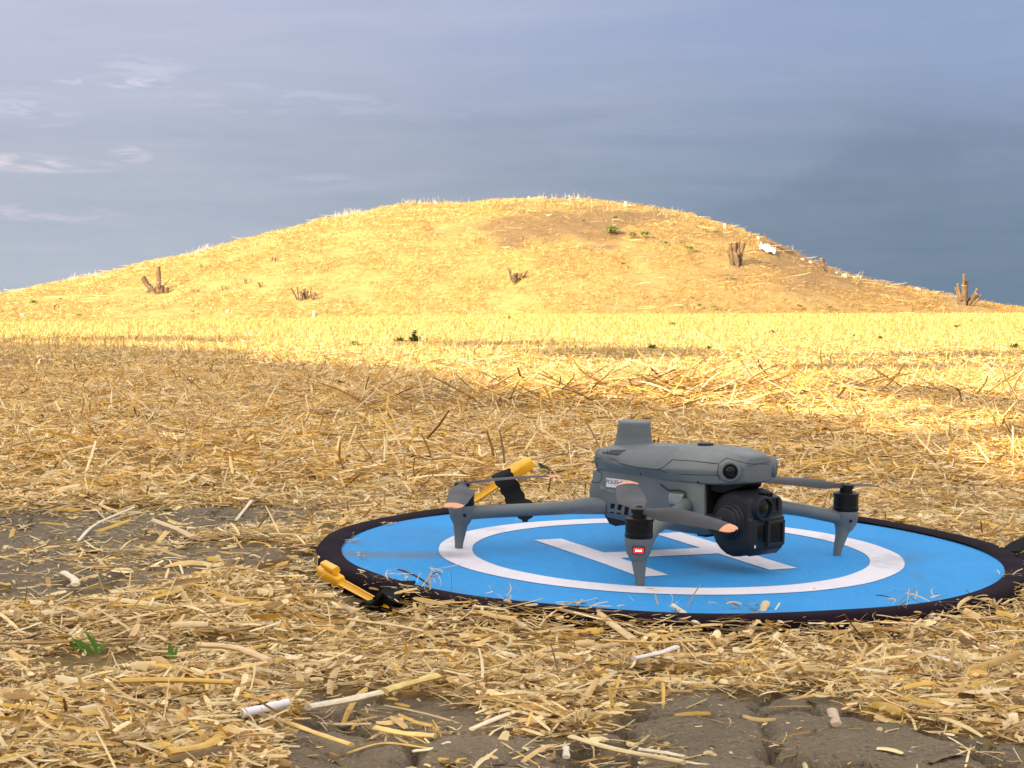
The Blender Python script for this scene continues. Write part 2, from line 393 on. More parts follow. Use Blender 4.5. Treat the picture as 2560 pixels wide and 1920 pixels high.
#@@GRASS
# ------------------------------------------------------------------ dry grass on the mound (stuff)
def pick(n, pal, w_):
    pal = np.array(pal); w_ = np.array(w_, float); w_ /= w_.sum()
    c = pal[rng.choice(len(pal), n, p=w_)]; return c * (.8 + .4 * rng.random((n, 1)))
def cands(n, x0, x1, y0, y1, marg=1.12):
    """random points with even ground density inside the fan the camera sees"""
    y = np.sqrt(rng.random(n) * (y1 ** 2 - y0 ** 2) + y0 ** 2); x = (rng.random(n) - .5) * 2 * y * .256 * marg
    return x, y
A = Acc()
n = 210000; x = rng.uniform(-22, 20.5, n); y = rng.uniform(58.4, 80, n); b = bare_m(x, y)
cl = vnoise(x, y, .9, 36, 3); keep = rng.random(n) < (1 - b * .92) * sst(cl, .2, .55); x, y, cl = x[keep], y[keep], cl[keep]; n = len(x)
pal = [(.74, .56, .24), (.62, .44, .15), (.80, .66, .36), (.46, .30, .10), (.28, .17, .06)]
MCL = [(398, 722, 46, 30), (755, 742, 34, 20), (1288, 694, 26, 22), (1842, 645, 30, 42), (2408, 745, 50, 40), (1920, 624, 30, 14)]
px_, py_ = topx(x, y, mound_h(x, y)); kk = np.ones(n, bool)
for a_ in MCL: kk &= (np.hypot((px_ - a_[0]) / a_[2], (py_ - a_[1] - 6) / a_[3]) > 1) | (rng.random(n) < .2)
x, y = x[kk], y[kk]; n = len(x)
e_ = .15; hx = (mound_h(x + e_, y) - mound_h(x - e_, y)) / .3; hy = (mound_h(x, y + e_) - mound_h(x, y - e_)) / .3
z = mound_h(x, y); ya = np.arctan2(-hy, -hx) + rng.normal(0, .9, n); L = rng.uniform(.10, .32, n)
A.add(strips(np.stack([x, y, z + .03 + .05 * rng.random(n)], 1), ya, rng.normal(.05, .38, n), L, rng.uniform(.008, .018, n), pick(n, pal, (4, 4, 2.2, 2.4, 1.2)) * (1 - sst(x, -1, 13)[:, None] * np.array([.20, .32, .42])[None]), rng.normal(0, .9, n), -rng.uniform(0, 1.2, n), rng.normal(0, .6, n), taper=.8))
# standing whiskers, thickest along the left skyline
n = 26000; x = rng.uniform(-22, 17, n); y = YC + rng.normal(-1, 2.6, n); pxx = 1280 + x / YC * FPX
dens = np.interp(pxx, [0, 300, 800, 1100, 1800, 1900, 2400], [.8, .9, .7, .25, .3, .05, .03]) * sst(vnoise(x, y * .3, .8, 37, 3), .25, .6)
k = rng.random(n) < dens; x, y = x[k], y[k]; n = len(x); L = rng.uniform(.08, .36, n) * (.4 + .6 * rng.random(n)) * (.5 + 1.0 * sst(vnoise(x, y * .2, .8, 38, 3), .4, .75))
A.add(strips(np.stack([x, y, mound_h(x, y) + L * .42], 1), rng.uniform(0, 6.28, n), rng.uniform(.7, 1.5, n), L, rng.uniform(.005, .011, n), pick(n, [(.80, .66, .48), (.72, .55, .32), (.85, .74, .62)], (2, 1, 2)), rng.normal(0, .5, n), -rng.uniform(0, .9, n), rng.normal(0, .5, n), taper=.8))
# stiff stalks and thrown straw drawn as brush lines
n = 900; x = rng.uniform(-20, 18, n); y = rng.uniform(58.5, 77, n); L = rng.uniform(.3, .8, n)
A.add(strips(np.stack([x, y, mound_h(x, y) + .08 + .08 * rng.random(n)], 1), rng.uniform(-.6, .6, n) + np.pi * (rng.random(n) < .5), rng.normal(0, .12, n), L, rng.uniform(.010, .02, n), pick(n, [(.80, .60, .28), (.85, .70, .42), (.34, .20, .08)], (3, 2, 1.2)), rng.normal(0, .7, n), rng.normal(0, .3, n), rng.normal(0, .5, n), taper=.6))
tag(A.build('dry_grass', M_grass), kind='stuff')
# stubble field between the mound and the straw
A = Acc()
x, y = cands(150000, 0, 0, 7, 60); n = len(x)
k = rng.random(n) < np.interp(y, [7, 9, 14, 60], [.08, .35, 1, 1]) * (.45 + .55 * sst(vnoise(x, y, 1.2, 40, 3), .3, .6)); x, y = x[k], y[k]; n = len(x)
L = rng.uniform(.025, .075, n) * (1 + .5 * vnoise(x, y, .4, 41, 2)); L *= np.interp(y, [7, 20, 60], [.7, .7, .75]); L *= np.where(rng.random(n) < .06, 1.9, 1)
gr = (rng.random(n) < .13 * sst(vnoise(x, y, .35, 42, 3), .45, .65) + .01)
c = pick(n, [(.66, .48, .19), (.58, .39, .13), (.76, .60, .32), (.34, .22, .08), (.44, .36, .10)], (4, 4, 1.8, 1.8, .8)); c[gr] = pick(int(gr.sum()), [(.20, .26, .05), (.30, .34, .09)], (1, 1))
A.add(strips(np.stack([x, y, G(x, y) + L * .42], 1), rng.uniform(0, 6.28, n), rng.uniform(.75, 1.5, n), L, np.interp(y, [7, 15, 60], [.003, .006, .014]) * rng.uniform(.6, 1.5, n), c, rng.normal(0, .5, n), rng.normal(0, .5, n), rng.normal(0, .8, n), segs=2, taper=.6))
tag(A.build('stubble', M_grass), kind='stuff')
# ------------------------------------------------------------------ straw litter (stuff)
PAL = [(.74, .53, .27), (.82, .67, .42), (.68, .44, .10), (.42, .26, .10), (.84, .73, .54), (.17, .10, .04), (.60, .46, .26)]
def straw_zone(A, N, y0, y1, Lr, Wr, segs, fold, wts, thick, marg=1.1, sticking=.05, curl=.5, rect=None):
    x, y = cands(N, 0, 0, y0, y1, marg)
    if rect:
        x, y = rng.uniform(rect[0], rect[1], N), rng.uniform(y0, y1, N); o_ = np.abs(x) > y * .256 * 1.08; x, y = x[o_], y[o_]
    c = cover(x, y); r = np.hypot(x - PC.x, y - PC.y)
    cl = vnoise(x, y, 9 if y0 < 3 else 3, 50, 3)
    pr = c * (.55 + .45 * sst(cl, .3, .6)) + (1 - c) * (.03 + .12 * sst(cl, .52, .7)); pr = np.where(y > 10, pr * np.interp(y, [10, 22], [1, .25]), pr)
    k = (rng.random(len(x)) < pr) & (r > .392); x, y, c, r, cl = x[k], y[k], c[k], r[k], cl[k]; n = len(x)
    L = Lr[0] + (Lr[1] - Lr[0]) * rng.random(n) ** 2.6; Wd = Wr[0] + (Wr[1] - Wr[0]) * rng.random(n) ** 2.2
    if y0 < 3 and len(x) < 400000:
        kk = np.ones(n, bool)
        for (a_, b_, r_) in CLEAR: kk &= (np.hypot(x - a_, y - b_) > r_ + L * .32) | (rng.random(n) < .22)
        x, y, c, r, cl, L, Wd = x[kk], y[kk], c[kk], r[kk], cl[kk], L[kk], Wd[kk]; n = len(x)
    T = thick * (.3 + 1.2 * cl) * c * (1 + .9 * (1 - sst(r, .40, .52)) * (y < PC.y + .1))
    lvl = rng.random(n)
    z = G(x, y) + .0015 + T * lvl
    pit = rng.normal(0, .16, n); s = (rng.random(n) < sticking * c) & (r > .44); pit[s] = rng.uniform(.25, 1.0, s.sum()) ; z[s] += L[s] * .5 * np.sin(pit[s])
    # near the rim pieces lie parallel to the ground and never reach over the pad
    ya = rng.uniform(0, 2 * np.pi, n); nr = (r < .40 + L * .5); th = np.arctan2(y - PC.y, x - PC.x); fr = (y < PC.y) & (rng.random(n) < .12) & (L < .045)
    ya = np.where(nr & ~fr, th + np.pi / 2 + rng.normal(0, .25, n), ya)
    d = pick(n, PAL, wts) * (np.array([1.1, 1.04, .82])[None] if y0 > 3 else np.array([1, .955, .77])[None])
    # piece colour is picked at random, whatever the depth
    A.add(strips(np.stack([x, y, z], 1), ya, pit, L, Wd, d, rng.normal(0, curl, n), rng.normal(0, .35, n), rng.normal(0, .5, n), segs=segs, fold=fold, taper=.35, shade=.15))
CLEAR = []
def seg_clear(a, b, r, n=8):
    for i in range(n + 1): CLEAR.append((a.x + (b.x - a.x) * i / n, a.y + (b.y - a.y) * i / n, r))
g0 = ground_at(804, 1428, .022); g1 = ground_at(972, 1520, .012)
seg_clear(g0, g1, .016); seg_clear(g0 - Vector((0, .03, 0)), g1 - Vector((0, .03, 0)), .012)
q0, q1 = ground_at(604, 1782, .018), ground_at(722, 1756, .02); seg_clear(q0, q1, .010)
for px_, py_, r_ in ((200, 1662, .045), (250, 1660, .03), (430, 1670, .03), (200, 1690, .03)): v = ground_at(px_, py_); CLEAR.append((v.x, v.y, r_))
A = Acc()
straw_zone(A, 150000, 1.12, 3.3, (.004, .045), (.0006, .0038), 3, .35, (5, 5, 2.4, 3, 2.4, 1.8, 2), .013, curl=.3)
straw_zone(A, 9000, 1.12, 3.3, (.006, .026), (.003, .0085), 3, .5, (4, 5, 2, 1.5, 3.5, .8, 2), .016, sticking=.02, curl=.5)
straw_zone(A, 45000, 1.12, 3.3, (.006, .035), (.0004, .0011), 5, 0, (3, 5, 1, 2.2, 2, .8, 3), .016, sticking=.05, curl=1.8)
straw_zone(A, 7500, 1.12, 3.3, (.02, .085), (.0030, .0075), 4, .45, (5, 4, 4, 1.5, 1.8, .4, 1.4), .017, sticking=0, curl=.22)
straw_zone(A, 330000, 3.2, 9, (.012, .085), (.0015, .0055), 2, 0, (5, 4, 4.5, 3.2, 2.2, 1.6, 1.4), .028, sticking=.05)
straw_zone(A, 9000, 3.2, 9.5, (.06, .15), (.003, .007), 3, .4, (4, 3, 5, 2, 1.2, .8, 1), .03, sticking=.03)
straw_zone(A, 170000, 8.6, 24, (.02, .08), (.004, .009), 2, 0, (5, 4, 3.5, 2.4, 2, .9, 1), .02, sticking=.06)
# the same litter goes on to both sides of what the photo shows
straw_zone(A, 130000, .45, 3.2, (.012, .07), (.0018, .006), 2, 0, (5, 4, 4, 3, 2.2, 1.6, 1.4), .018, rect=(-3, 3.4))
straw_zone(A, 190000, 3.2, 9, (.02, .10), (.003, .008), 2, 0, (5, 4, 4.5, 3, 2.2, 1.6, 1.4), .026, rect=(-6, 7))
straw_zone(A, 90000, 9, 24, (.04, .12), (.006, .012), 2, 0, (5, 4, 3.5, 2.4, 2, .9, 1), .02, rect=(-13, 14))
# long stalks standing out of the windrow
n = 1100; x = rng.normal(.45, .6, n); y = 5.8 + .25 * x + rng.normal(0, .25, n); L = rng.uniform(.07, .20, n); p = rng.uniform(-.3, .6, n)
A.add(strips(np.stack([x, y, G(x, y) + .015 + .45 * L * np.sin(np.abs(p))], 1), rng.choice([0, np.pi], n) + rng.normal(0, .7, n), np.abs(p), L, rng.uniform(.003, .0065, n), pick(n, PAL, (3, 1, 5, 4, .3, 2.5, 1)), rng.normal(0, .5, n), rng.normal(0, .3, n), rng.normal(0, .5, n), segs=4, fold=.4))
n = 120; x = rng.normal(-.25, .5, n); y = 6.6 + rng.normal(0, .3, n); L = rng.uniform(.06, .16, n); p = np.abs(rng.uniform(-.3, .6, n))
A.add(strips(np.stack([x, y, G(x, y) + .01 + .45 * L * np.sin(p)], 1), rng.choice([0, np.pi], n) + rng.normal(0, .7, n), p, L, rng.uniform(.003, .006, n), pick(n, PAL, (3, 1, 4, 4, .4, 2, 1)), rng.normal(0, .6, n), rng.normal(0, .3, n), rng.normal(0, .5, n), segs=4, fold=.4))
# bits blown onto the pad and tangled over its near rim
def pad_pt(px, py):
    d = ray(px, py); t = (PC - CAM).dot(PN) / d.dot(PN); return CAM + d * t
def wispset(px, py, sx_, sy_, n, L, Wd, lift=.002, pit=.15, curl=2.5, pal=(3, 2, .5, 2, .7, .8, 4)):
    n = int(n * .75)
    for i in range(n):
        q = pad_pt(px + random.gauss(0, sx_), py + random.gauss(0, sy_))
        l = random.uniform(*L); P = np.array([[q.x, q.y, q.z + .001 + lift * random.random()]])
        A.add(strips(P, np.array([random.uniform(0, 6.28)]), np.array([abs(random.gauss(0, pit))]), np.array([l]), np.array([random.uniform(*Wd)]), pick(1, PAL, pal), np.array([random.gauss(0, curl)]), np.array([-abs(random.gauss(0, pit))]), np.array([random.gauss(0, .6)]), segs=7))
wispset(970, 1312, 14, 3, 22, (.004, .018), (.0004, .0011)); wispset(868, 1338, 12, 6, 12, (.006, .02), (.0004, .001)); wispset(880, 1356, 18, 2, 8, (.01, .03), (.0004, .001))
wispset(904, 1392, 7, 3, 14, (.004, .012), (.0005, .0014)); wispset(1297, 1301, 10, 2, 4, (.01, .02), (.0004, .0009)); wispset(2525, 1448, 16, 6, 18, (.01, .03), (.0005, .0012), .006)
wispset(1000, 1460, 26, 8, 18, (.015, .05), (.0007, .0022), .014, .5, 3, (3, 2, .5, 2.5, .6, .8, 3)); wispset(1075, 1480, 22, 8, 16, (.015, .05), (.0006, .0018), .02, .7, 2.5); wispset(1250, 1500, 22, 8, 18, (.008, .03), (.0005, .0012), .012, .5, 3)
wispset(1420, 1516, 60, 3, 12, (.015, .05), (.0006, .0024), .004, .1, 1); wispset(1680, 1524, 60, 5, 14, (.01, .04), (.0006, .0024), .012, .6, 1.5); wispset(1860, 1530, 40, 5, 10, (.01, .03), (.0006, .002), .006, .4, 1.5)
wispset(2255, 1520, 22, 8, 16, (.01, .035), (.0006, .002), .012, .6, 2); wispset(2380, 1505, 60, 8, 14, (.01, .03), (.0006, .002), .008, .4, 2); wispset(1640, 1474, 12, 3, 6, (.004, .012), (.0005, .001))
straw = A.build('straw', M_straw); tag(straw, kind='stuff')
# ================================================================== objects
def fin(bm, name, mat, parent=None, M=None, smooth=True, ang=35, bevel=0, bseg=2):
    me = bpy.data.meshes.new(name); bmesh.ops.recalc_face_normals(bm, faces=bm.faces[:]); bm.to_mesh(me); bm.free()
    if smooth: me.shade_smooth(); me.set_sharp_from_angle(angle=rad(ang))
    for m in (mat if isinstance(mat, (list, tuple)) else [mat]): me.materials.append(m)
    o = bpy.data.objects.new(name, me); COL.objects.link(o)
    if parent: o.parent = parent
    if M is not None: o.matrix_local = M
    if bevel:
        b = o.modifiers.new('bevel', 'BEVEL'); b.width = bevel; b.segments = bseg; b.limit_method = 'ANGLE'; b.angle_limit = rad(30)
        me.shade_smooth(); b.harden_normals = False
        me.set_sharp_from_angle(angle=rad(60))
    return o
def frame(d, up=(0, 0, 1)):
    d = Vector(d).normalized(); u = Vector(up)
    if abs(d.dot(u)) > .98: u = Vector((1, 0, 0))
    s = d.cross(u).normalized(); return d, s, s.cross(d)
def tube(bm, pts, rs, n=12, sq=1.0, cap=True, up=(0, 0, 1), mi=0):
    """tube through pts with radii; sq flattens it across; returns rings"""
    pts = [Vector(p) for p in pts]; rs = rs if hasattr(rs, '__len__') else [rs] * len(pts); rings = []
    for i, p in enumerate(pts):
        t = (pts[min(i + 1, len(pts) - 1)] - pts[max(i - 1, 0)])
        d, s, u = frame(t, up); r = rs[i]
        rings.append([bm.verts.new(p + s * math.cos(a) * r + u * math.sin(a) * r * sq) for a in (2 * math.pi * k / n for k in range(n))])
    for a, b in zip(rings, rings[1:]):
        for k in range(n): f = bm.faces.new((a[k], a[(k + 1) % n], b[(k + 1) % n], b[k])); f.material_index = mi
    if cap:
        for r in (rings[0][::-1], rings[-1]): f = bm.faces.new(r); f.material_index = mi
    return rings
def box(bm, c, s, R=None):
    c = Vector(c); v = []
    for dx_ in (-.5, .5):
        for dy_ in (-.5, .5):
            for dz_ in (-.5, .5):
                p = Vector((dx_ * s[0], dy_ * s[1], dz_ * s[2])); v.append(bm.verts.new(c + (R @ p if R else p)))
    for q in ((0, 1, 3, 2), (4, 6, 7, 5), (0, 4, 5, 1), (2, 3, 7, 6), (0, 2, 6, 4), (1, 5, 7, 3)): bm.faces.new([v[i] for i in q])
def lathe(bm, prof, c, ax, n=32, up=(0, 0, 1)):
    d, s, u = frame(ax, up); c = Vector(c); rings = []
    for h, r in prof: rings.append([bm.verts.new(c + d * h + (s * math.cos(a) + u * math.sin(a)) * max(r, 1e-5)) for a in (2 * math.pi * k / n for k in range(n))])
    for a, b in zip(rings, rings[1:]):
        for k in range(n): bm.faces.new((a[k], a[(k + 1) % n], b[(k + 1) % n], b[k]))
    bm.faces.new(rings[0][::-1]); bm.faces.new(rings[-1])
def loft(bm, rings, cap=True):
    R = [[bm.verts.new(p) for p in r] for r in rings]; n = len(R[0])
    for a, b in zip(R, R[1:]):
        for k in range(n): bm.faces.new((a[k], a[(k + 1) % n], b[(k + 1) % n], b[k]))
    if cap: bm.faces.new(R[0][::-1]); bm.faces.new(R[-1])
def text_obj(name, s, size, mat, parent, M, ext=.0002, shear=0):
    cu = bpy.data.curves.new(name, 'FONT'); cu.body = s; cu.size = size; cu.extrude = ext; cu.align_x = 'CENTER'; cu.align_y = 'CENTER'; cu.shear = shear
    t = bpy.data.objects.new(name, cu); COL.objects.link(t)
    me = bpy.data.meshes.new_from_object(t.evaluated_get(bpy.context.evaluated_depsgraph_get())); bpy.data.objects.remove(t); bpy.data.curves.remove(cu)
    me.materials.clear(); me.materials.append(mat); me.name = name
    o = bpy.data.objects.new(name, me); COL.objects.link(o); o.parent = parent; o.matrix_local = M; return o
# ------------------------------------------------------------------ landing pad
pad = tag(empty('landing_pad', PADM), 'round blue folding landing pad with a white ring and letter H, lying on the straw', 'landing pad')
def und(x, y): return 0.0009 * math.sin(14 * x + 3) * math.cos(11 * y + 1) * min(1, abs(math.hypot(x, y) - .23) * 12) - .0006
def disc(bm, r0, r1, nr, na, dz, wob=0.0, th0=0, th1=2 * math.pi, seed=0):
    full = abs(th1 - th0 - 2 * math.pi) < 1e-6; rg = []
    for i in range(nr + 1):
        row = []
        for k in range(na if full else na + 1):
            a = th0 + (th1 - th0) * k / na; r = r0 + (r1 - r0) * i / nr
            r += wob * (math.sin(3 * a + seed) + .6 * math.sin(7 * a + 2 * seed) + .4 * math.sin(17 * a + seed)) if r > .01 else 0
            x, y = r * math.cos(a), r * math.sin(a); row.append(bm.verts.new((x, y, und(x, y) + dz)))
        rg.append(row)
    for a, b in zip(rg, rg[1:]):
        m = len(a)
        for k in range(m if full else m - 1): bm.faces.new((a[k], a[(k + 1) % m], b[(k + 1) % m], b[k]))
def pad_mat(name, col, dirt=True):
    m = bpy.data.materials.new(name); m.use_nodes = True; t = NT(m.node_tree); b = m.node_tree.nodes['Principled BSDF']
    o = t.new('ShaderNodeTexCoord').outputs['Object']; sp = t.new('ShaderNodeSeparateXYZ', {0: o}); x, y = sp.outputs[0], sp.outputs[1]
    n = t.noise(o, 9, 6, .65); f = t.noise(o, 140, 4, .7)
    c = t.mix(t.rng(n, .35, .7), tuple(v * .92 for v in col), tuple(min(1, v * 1.05) for v in col))
    c = t.mix(t.rng(f, .45, .75, 0, .12), c, (.35, .36, .36))
    # dusty streak that lies across the left of the pad
    yy = t.math('DIVIDE', t.math('SUBTRACT', y, t.math('ADD', t.math('MULTIPLY', x, .03), -.038)), .030)
    q = t.math('SUBTRACT', 1, t.math('MULTIPLY', yy, yy), clamp=True); q = t.math('MULTIPLY', q, t.rng(x, -.19, -.27, smooth=True))
    q = t.math('MULTIPLY', q, t.rng(t.noise(o, 20, 5, .7), .2, .65, .25, .8)); c = t.mix(q, c, (.16, .17, .17))
    d2 = t.math('MULTIPLY', t.rng(t.noise(o, 6, 6, .7, .5), .54, .72), .45); c = t.mix(d2, c, (.13, .17, .22))
    vo = t.new('ShaderNodeTexVoronoi', {'Scale': 22, 'Randomness': 1}, feature='F1'); t.l.new(o, vo.inputs['Vector'])
    spk = t.math('MULTIPLY', t.rng(vo.outputs['Distance'], .045, .03), t.rng(t.noise(o, 11, 2), .50, .58)); c = t.mix(spk, c, (.03, .035, .05))
    t.l.new(c, b.inputs['Base Color']); b.inputs['Roughness'].default_value = .75; b.inputs['Specular IOR Level'].default_value = .12
    wv = t.noise(t.mapping(o, (1, 1, 1)), 700, 2); bn = t.new('ShaderNodeBump', {'Strength': .5, 'Distance': .0016, 'Height': t.math('ADD', wv, t.math('MULTIPLY', t.noise(t.mapping(o, (6, 1, 1), (0, 0, .4)), 9, 4, .5), 4))})
    t.l.new(bn.outputs[0], b.inputs['Normal']); return m
M_blue = pad_mat('pad_blue', (.036, .30, .70)); M_pwhite = pad_mat('pad_white', (.76, .74, .82))
bm = bmesh.new(); disc(bm, .0001, RB + .004, 24, 144, 0); fin(bm, 'pad_surface', M_blue, pad)
bm = bmesh.new(); disc(bm, RI, RO, 4, 200, .0006, .0007, seed=1); fin(bm, 'ring_marking', M_pwhite, pad)
bm = bmesh.new(); rg = []
for k in range(160):
    a = 2 * math.pi * k / 160; ro_ = RR + .0012 * math.sin(3 * a + 1); u = Vector((math.cos(a), math.sin(a), 0)); h = .0006 * math.sin(9 * a)
    prof = [(RB - .0005, .0012), (RB + .004, .0034), (RB + .016, .0044), (ro_ - .004, .0030), (ro_, -.002), (ro_ + .001, -.012), (ro_ - .002, -.020), (RB, -.020)]
    rg.append([bm.verts.new(u * r + Vector((0, 0, z + h))) for r, z in prof])
for k in range(160):
    a, b = rg[k], rg[(k + 1) % 160]
    for i in range(len(a) - 1): bm.faces.new((a[i], a[i + 1], b[i + 1], b[i]))
rimo = fin(bm, 'rim', M_rim, pad, ang=70)
bm = bmesh.new(); rg = [bm.verts.new((RB * math.cos(2 * math.pi * k / 160), RB * math.sin(2 * math.pi * k / 160), -.019)) for k in range(160)]; bm.faces.new(rg); fin(bm, 'underside', M_rim, pad)
hA = .4266; hu = Vector((math.cos(hA), math.sin(hA), 0)); hv = Vector((-hu.y, hu.x, 0)); h0 = Vector((-.0093, -.0074, 0))
bm = bmesh.new()
def strip(a0, a1, b0, b1, n, along):
    row = []
    for i in range(n + 1):
        t = i / n
        if along: P_ = [h0 + hu * a0 + hv * (b0 + (b1 - b0) * t), h0 + hu * a1 + hv * (b0 + (b1 - b0) * t)]
        else: P_ = [h0 + hu * (a0 + (a1 - a0) * t) + hv * b0, h0 + hu * (a0 + (a1 - a0) * t) + hv * b1]
        row.append([bm.verts.new((p.x, p.y, und(p.x, p.y) + .0006)) for p in P_])
    for a, b in zip(row, row[1:]): bm.faces.new((a[0], a[1], b[1], b[0]))
strip(-.097, -.062, -.13, .13, 12, True); strip(.062, .097, -.13, .13, 12, True); strip(-.062, .062, -.0198, .0198, 8, False)
fin(bm, 'letter_marking', M_pwhite, pad)
def ribbon(bm, pts, w_, side, th=.0012):
    pts = [Vector(p) for p in pts]; side = Vector(side).normalized(); rings = []
    for i, p in enumerate(pts):
        t = (pts[min(i + 1, len(pts) - 1)] - pts[max(i - 1, 0)]).normalized(); s = (side - t * side.dot(t)).normalized(); n_ = t.cross(s); wv = w_[i] if hasattr(w_, '__len__') else w_
        rings.append([p - s * wv / 2 - n_ * th, p + s * wv / 2 - n_ * th, p + s * wv / 2 + n_ * th, p - s * wv / 2 + n_ * th])
    loft(bm, rings)
def spl(pts, n=6):
    P_ = [Vector(p) for p in pts]; P_ = [P_[0] * 2 - P_[1]] + P_ + [P_[-1] * 2 - P_[-2]]; o = []
    for i in range(1, len(P_) - 2):
        for k in range(n):
            t = k / n; a, b, c, d = P_[i - 1:i + 3]
            o.append(.5 * ((2 * b) + (c - a) * t + (2 * a - 5 * b + 4 * c - d) * t * t + (3 * b - a - 3 * c + d) * t ** 3))
    return o + [P_[-2]]
PI_ = PADM.inverted()
# back strap: a wide band rising from the far rim to the peg
bk = 2.70
bm = bmesh.new(); ribbon(bm, [PI_ @ v for v in spl([at_depth(1252, 1181, bk + .02), at_depth(1257, 1192, bk - .005), at_depth(1271, 1212, bk - .015), at_depth(1283, 1236, bk - .02), at_depth(1294, 1258, bk - .035), at_depth(1312, 1266, bk - .06)])], [.026 + .002 * math.sin(k) for k in range(31)], PI_.to_3x3() @ Vector((.80, 0, .32)))
fin(bm, 'strap', M_strap, pad, ang=60)
q = lambda px, py, dz_=0: PI_ @ (pad_pt(px, py) + Vector((0, 0, dz_)))
gpt = lambda px, py, dz_=0: ground_at(px, py, dz_)
bm = bmesh.new(); ribbon(bm, spl([q(1010, 1462, .003), q(985, 1478, .0), q(955, 1494, -.004), PI_ @ gpt(938, 1500, .014), PI_ @ gpt(925, 1506, .004)]), .024, (.75, .65, .1)); fin(bm, 'strap', M_strap, pad, ang=60)
bm = bmesh.new(); ribbon(bm, spl([q(2524, 1384, .002), q(2550, 1374, .006), q(2590, 1366, .008), q(2640, 1362, .004), q(2700, 1372, -.004)]), .022, (.3, 1, .1)); ribbon(bm, spl([q(2550, 1400, .002), q(2578, 1394, .004), q(2620, 1386, .012), q(2680, 1400, -.002)]), .014, (.3, 1, .2)); fin(bm, 'strap', M_strap, pad, ang=60)
# ------------------------------------------------------------------ pegs
def peg(name, head, tip, label, roll=0.0, sc=1.0):
    ax = tip - head; L_ = ax.length; d, s, u = frame(ax, (0, 0, 1)); s, u = s * math.cos(roll) + u * math.sin(roll), u * math.cos(roll) - s * math.sin(roll)
    t = tag(empty(name, loc=head), label, 'peg', 'yellow pegs holding the landing pad')
    bm = bmesh.new(); rings = []                     # shaft: cross-shaped ribs tapering to a point
    for k, (f, r) in enumerate(((.22, .0052), (.5, .0050), (.8, .0045), (.93, .003), (1, .0006))):
        c = d * L_ * f; rr = []
        for j in range(16):
            a = 2 * math.pi * j / 16; q_ = sc * r * (1.25 if j % 4 == 0 else .72); rr.append(c + s * math.cos(a) * q_ + u * math.sin(a) * q_)
        rings.append(rr)
    loft(bm, rings); fin(bm, 'shaft', M_peg, t, ang=30)
    bm = bmesh.new(); hl = L_ * .36 * (.5 + .5 * sc)
    def prof(c, wv, hv_):
        wv *= sc; hv_ *= sc; return [c + s * (wv * math.copysign(abs(math.cos(a)) ** .5, math.cos(a))) + u * (hv_ * math.copysign(abs(math.sin(a)) ** .5, math.sin(a))) for a in (2 * math.pi * j / 20 for j in range(20))]
    loft(bm, [prof(d * x_, wv, hv_) for x_, wv, hv_ in ((0, .0085, .0066), (.002, .0098, .0078), (hl * .45, .0100, .0080), (hl * .5, .0088, .0072), (hl * .95, .0080, .0066), (hl, .0062, .0052))])
    fin(bm, 'head', M_peg, t, ang=40)
    bm = bmesh.new()                                  # hook that holds the strap
    loft(bm, [prof(d * x_ - u * .0 + s * .0125, .0042, .0052) for x_ in (hl * .3, hl * .34, hl * .8, hl * .9)]); fin(bm, 'hook', M_peg, t, ang=40)
    return t
peg('peg', at_depth(1326, 1154, bk + .06), at_depth(1170, 1262, bk + .02), 'yellow plastic peg slanting out of the straw behind the pad through a black strap', .2)
peg('peg', g0, g1, 'yellow plastic peg lying in the straw at the near left edge of the blue pad', 1.2, .78)
# ------------------------------------------------------------------ drone
DRI = DRM.inverted()
drone = tag(empty('drone', DRM), 'grey quadcopter drone with black camera and orange tipped propellers standing on the blue pad', 'drone')
def lray(px, py):
    o = DRI @ CAM; return o, ((DRI.to_3x3()) @ ray(px, py)).normalized()
def lpt(px, py, ax, val):
    o, d = lray(px, py); return o + d * ((val - o[ax]) / d[ax])
c1 = lambda x_, y_: (1400 + x_ * .27726, 1020 + y_ * .27726)
# upper shell: rows (x, half width of flat top, top z, shoulder half width, shoulder z, widest half width, seam z, bottom half width, bottom z)
ST = [(-.064, .014, .1110, .022, .1070, .027, .1010, .024, .0900), (-.058, .020, .1150, .034, .1115, .039, .1020, .034, .0860), (-.045, .023, .1175, .038, .1130, .0435, .1020, .038, .0820), (-.02, .025, .1200, .036, .1140, .0455, .1010, .036, .0830),
      (.02, .025, .1235, .033, .1175, .0465, .1015, .036, .0860), (.05, .024, .1260, .033, .1200, .0470, .1025, .038, .0880), (.09, .023, .1280, .034, .1215, .0475, .1060, .041, .0910), (.122, .021, .1280, .034, .1220, .0465, .1085, .042, .0925),
      (.136, .020, .1270, .032, .1210, .0420, .1090, .039, .0935), (.1475, .019, .1255, .028, .1190, .0310, .1090, .029, .0950), (.1530, .017, .1240, .0235, .1165, .0250, .1090, .024, .0960), (.1555, .015, .1215, .0205, .1145, .0215, .1090, .0205, .0975)]
bm = bmesh.new(); rings = []
for x_, a, b, c, d, e_, f, g, h in ST:
    half = [(0, b + .0008), (a * .6, b + .0006), (a, b), (c, d), ((c + e_) / 2 + .0015, (d + f) / 2 + .0012), (e_, f), (e_ * .985, f - .003), ((e_ + g) / 2 - .0005, (f + h) / 2), (g, h + .001), (g * .8, h - .001), (0, h - .0015)]
    rings.append([Vector((x_, y_, z_)) for y_, z_ in half] + [Vector((x_, -y_, z_)) for y_, z_ in half[-2:0:-1]])
loft(bm, rings)
bmesh.ops.recalc_face_normals(bm, faces=bm.faces[:]); bv = BVHTree.FromBMesh(bm)
body = fin(bm, 'body', M_grey, drone, ang=28, bevel=.0012)
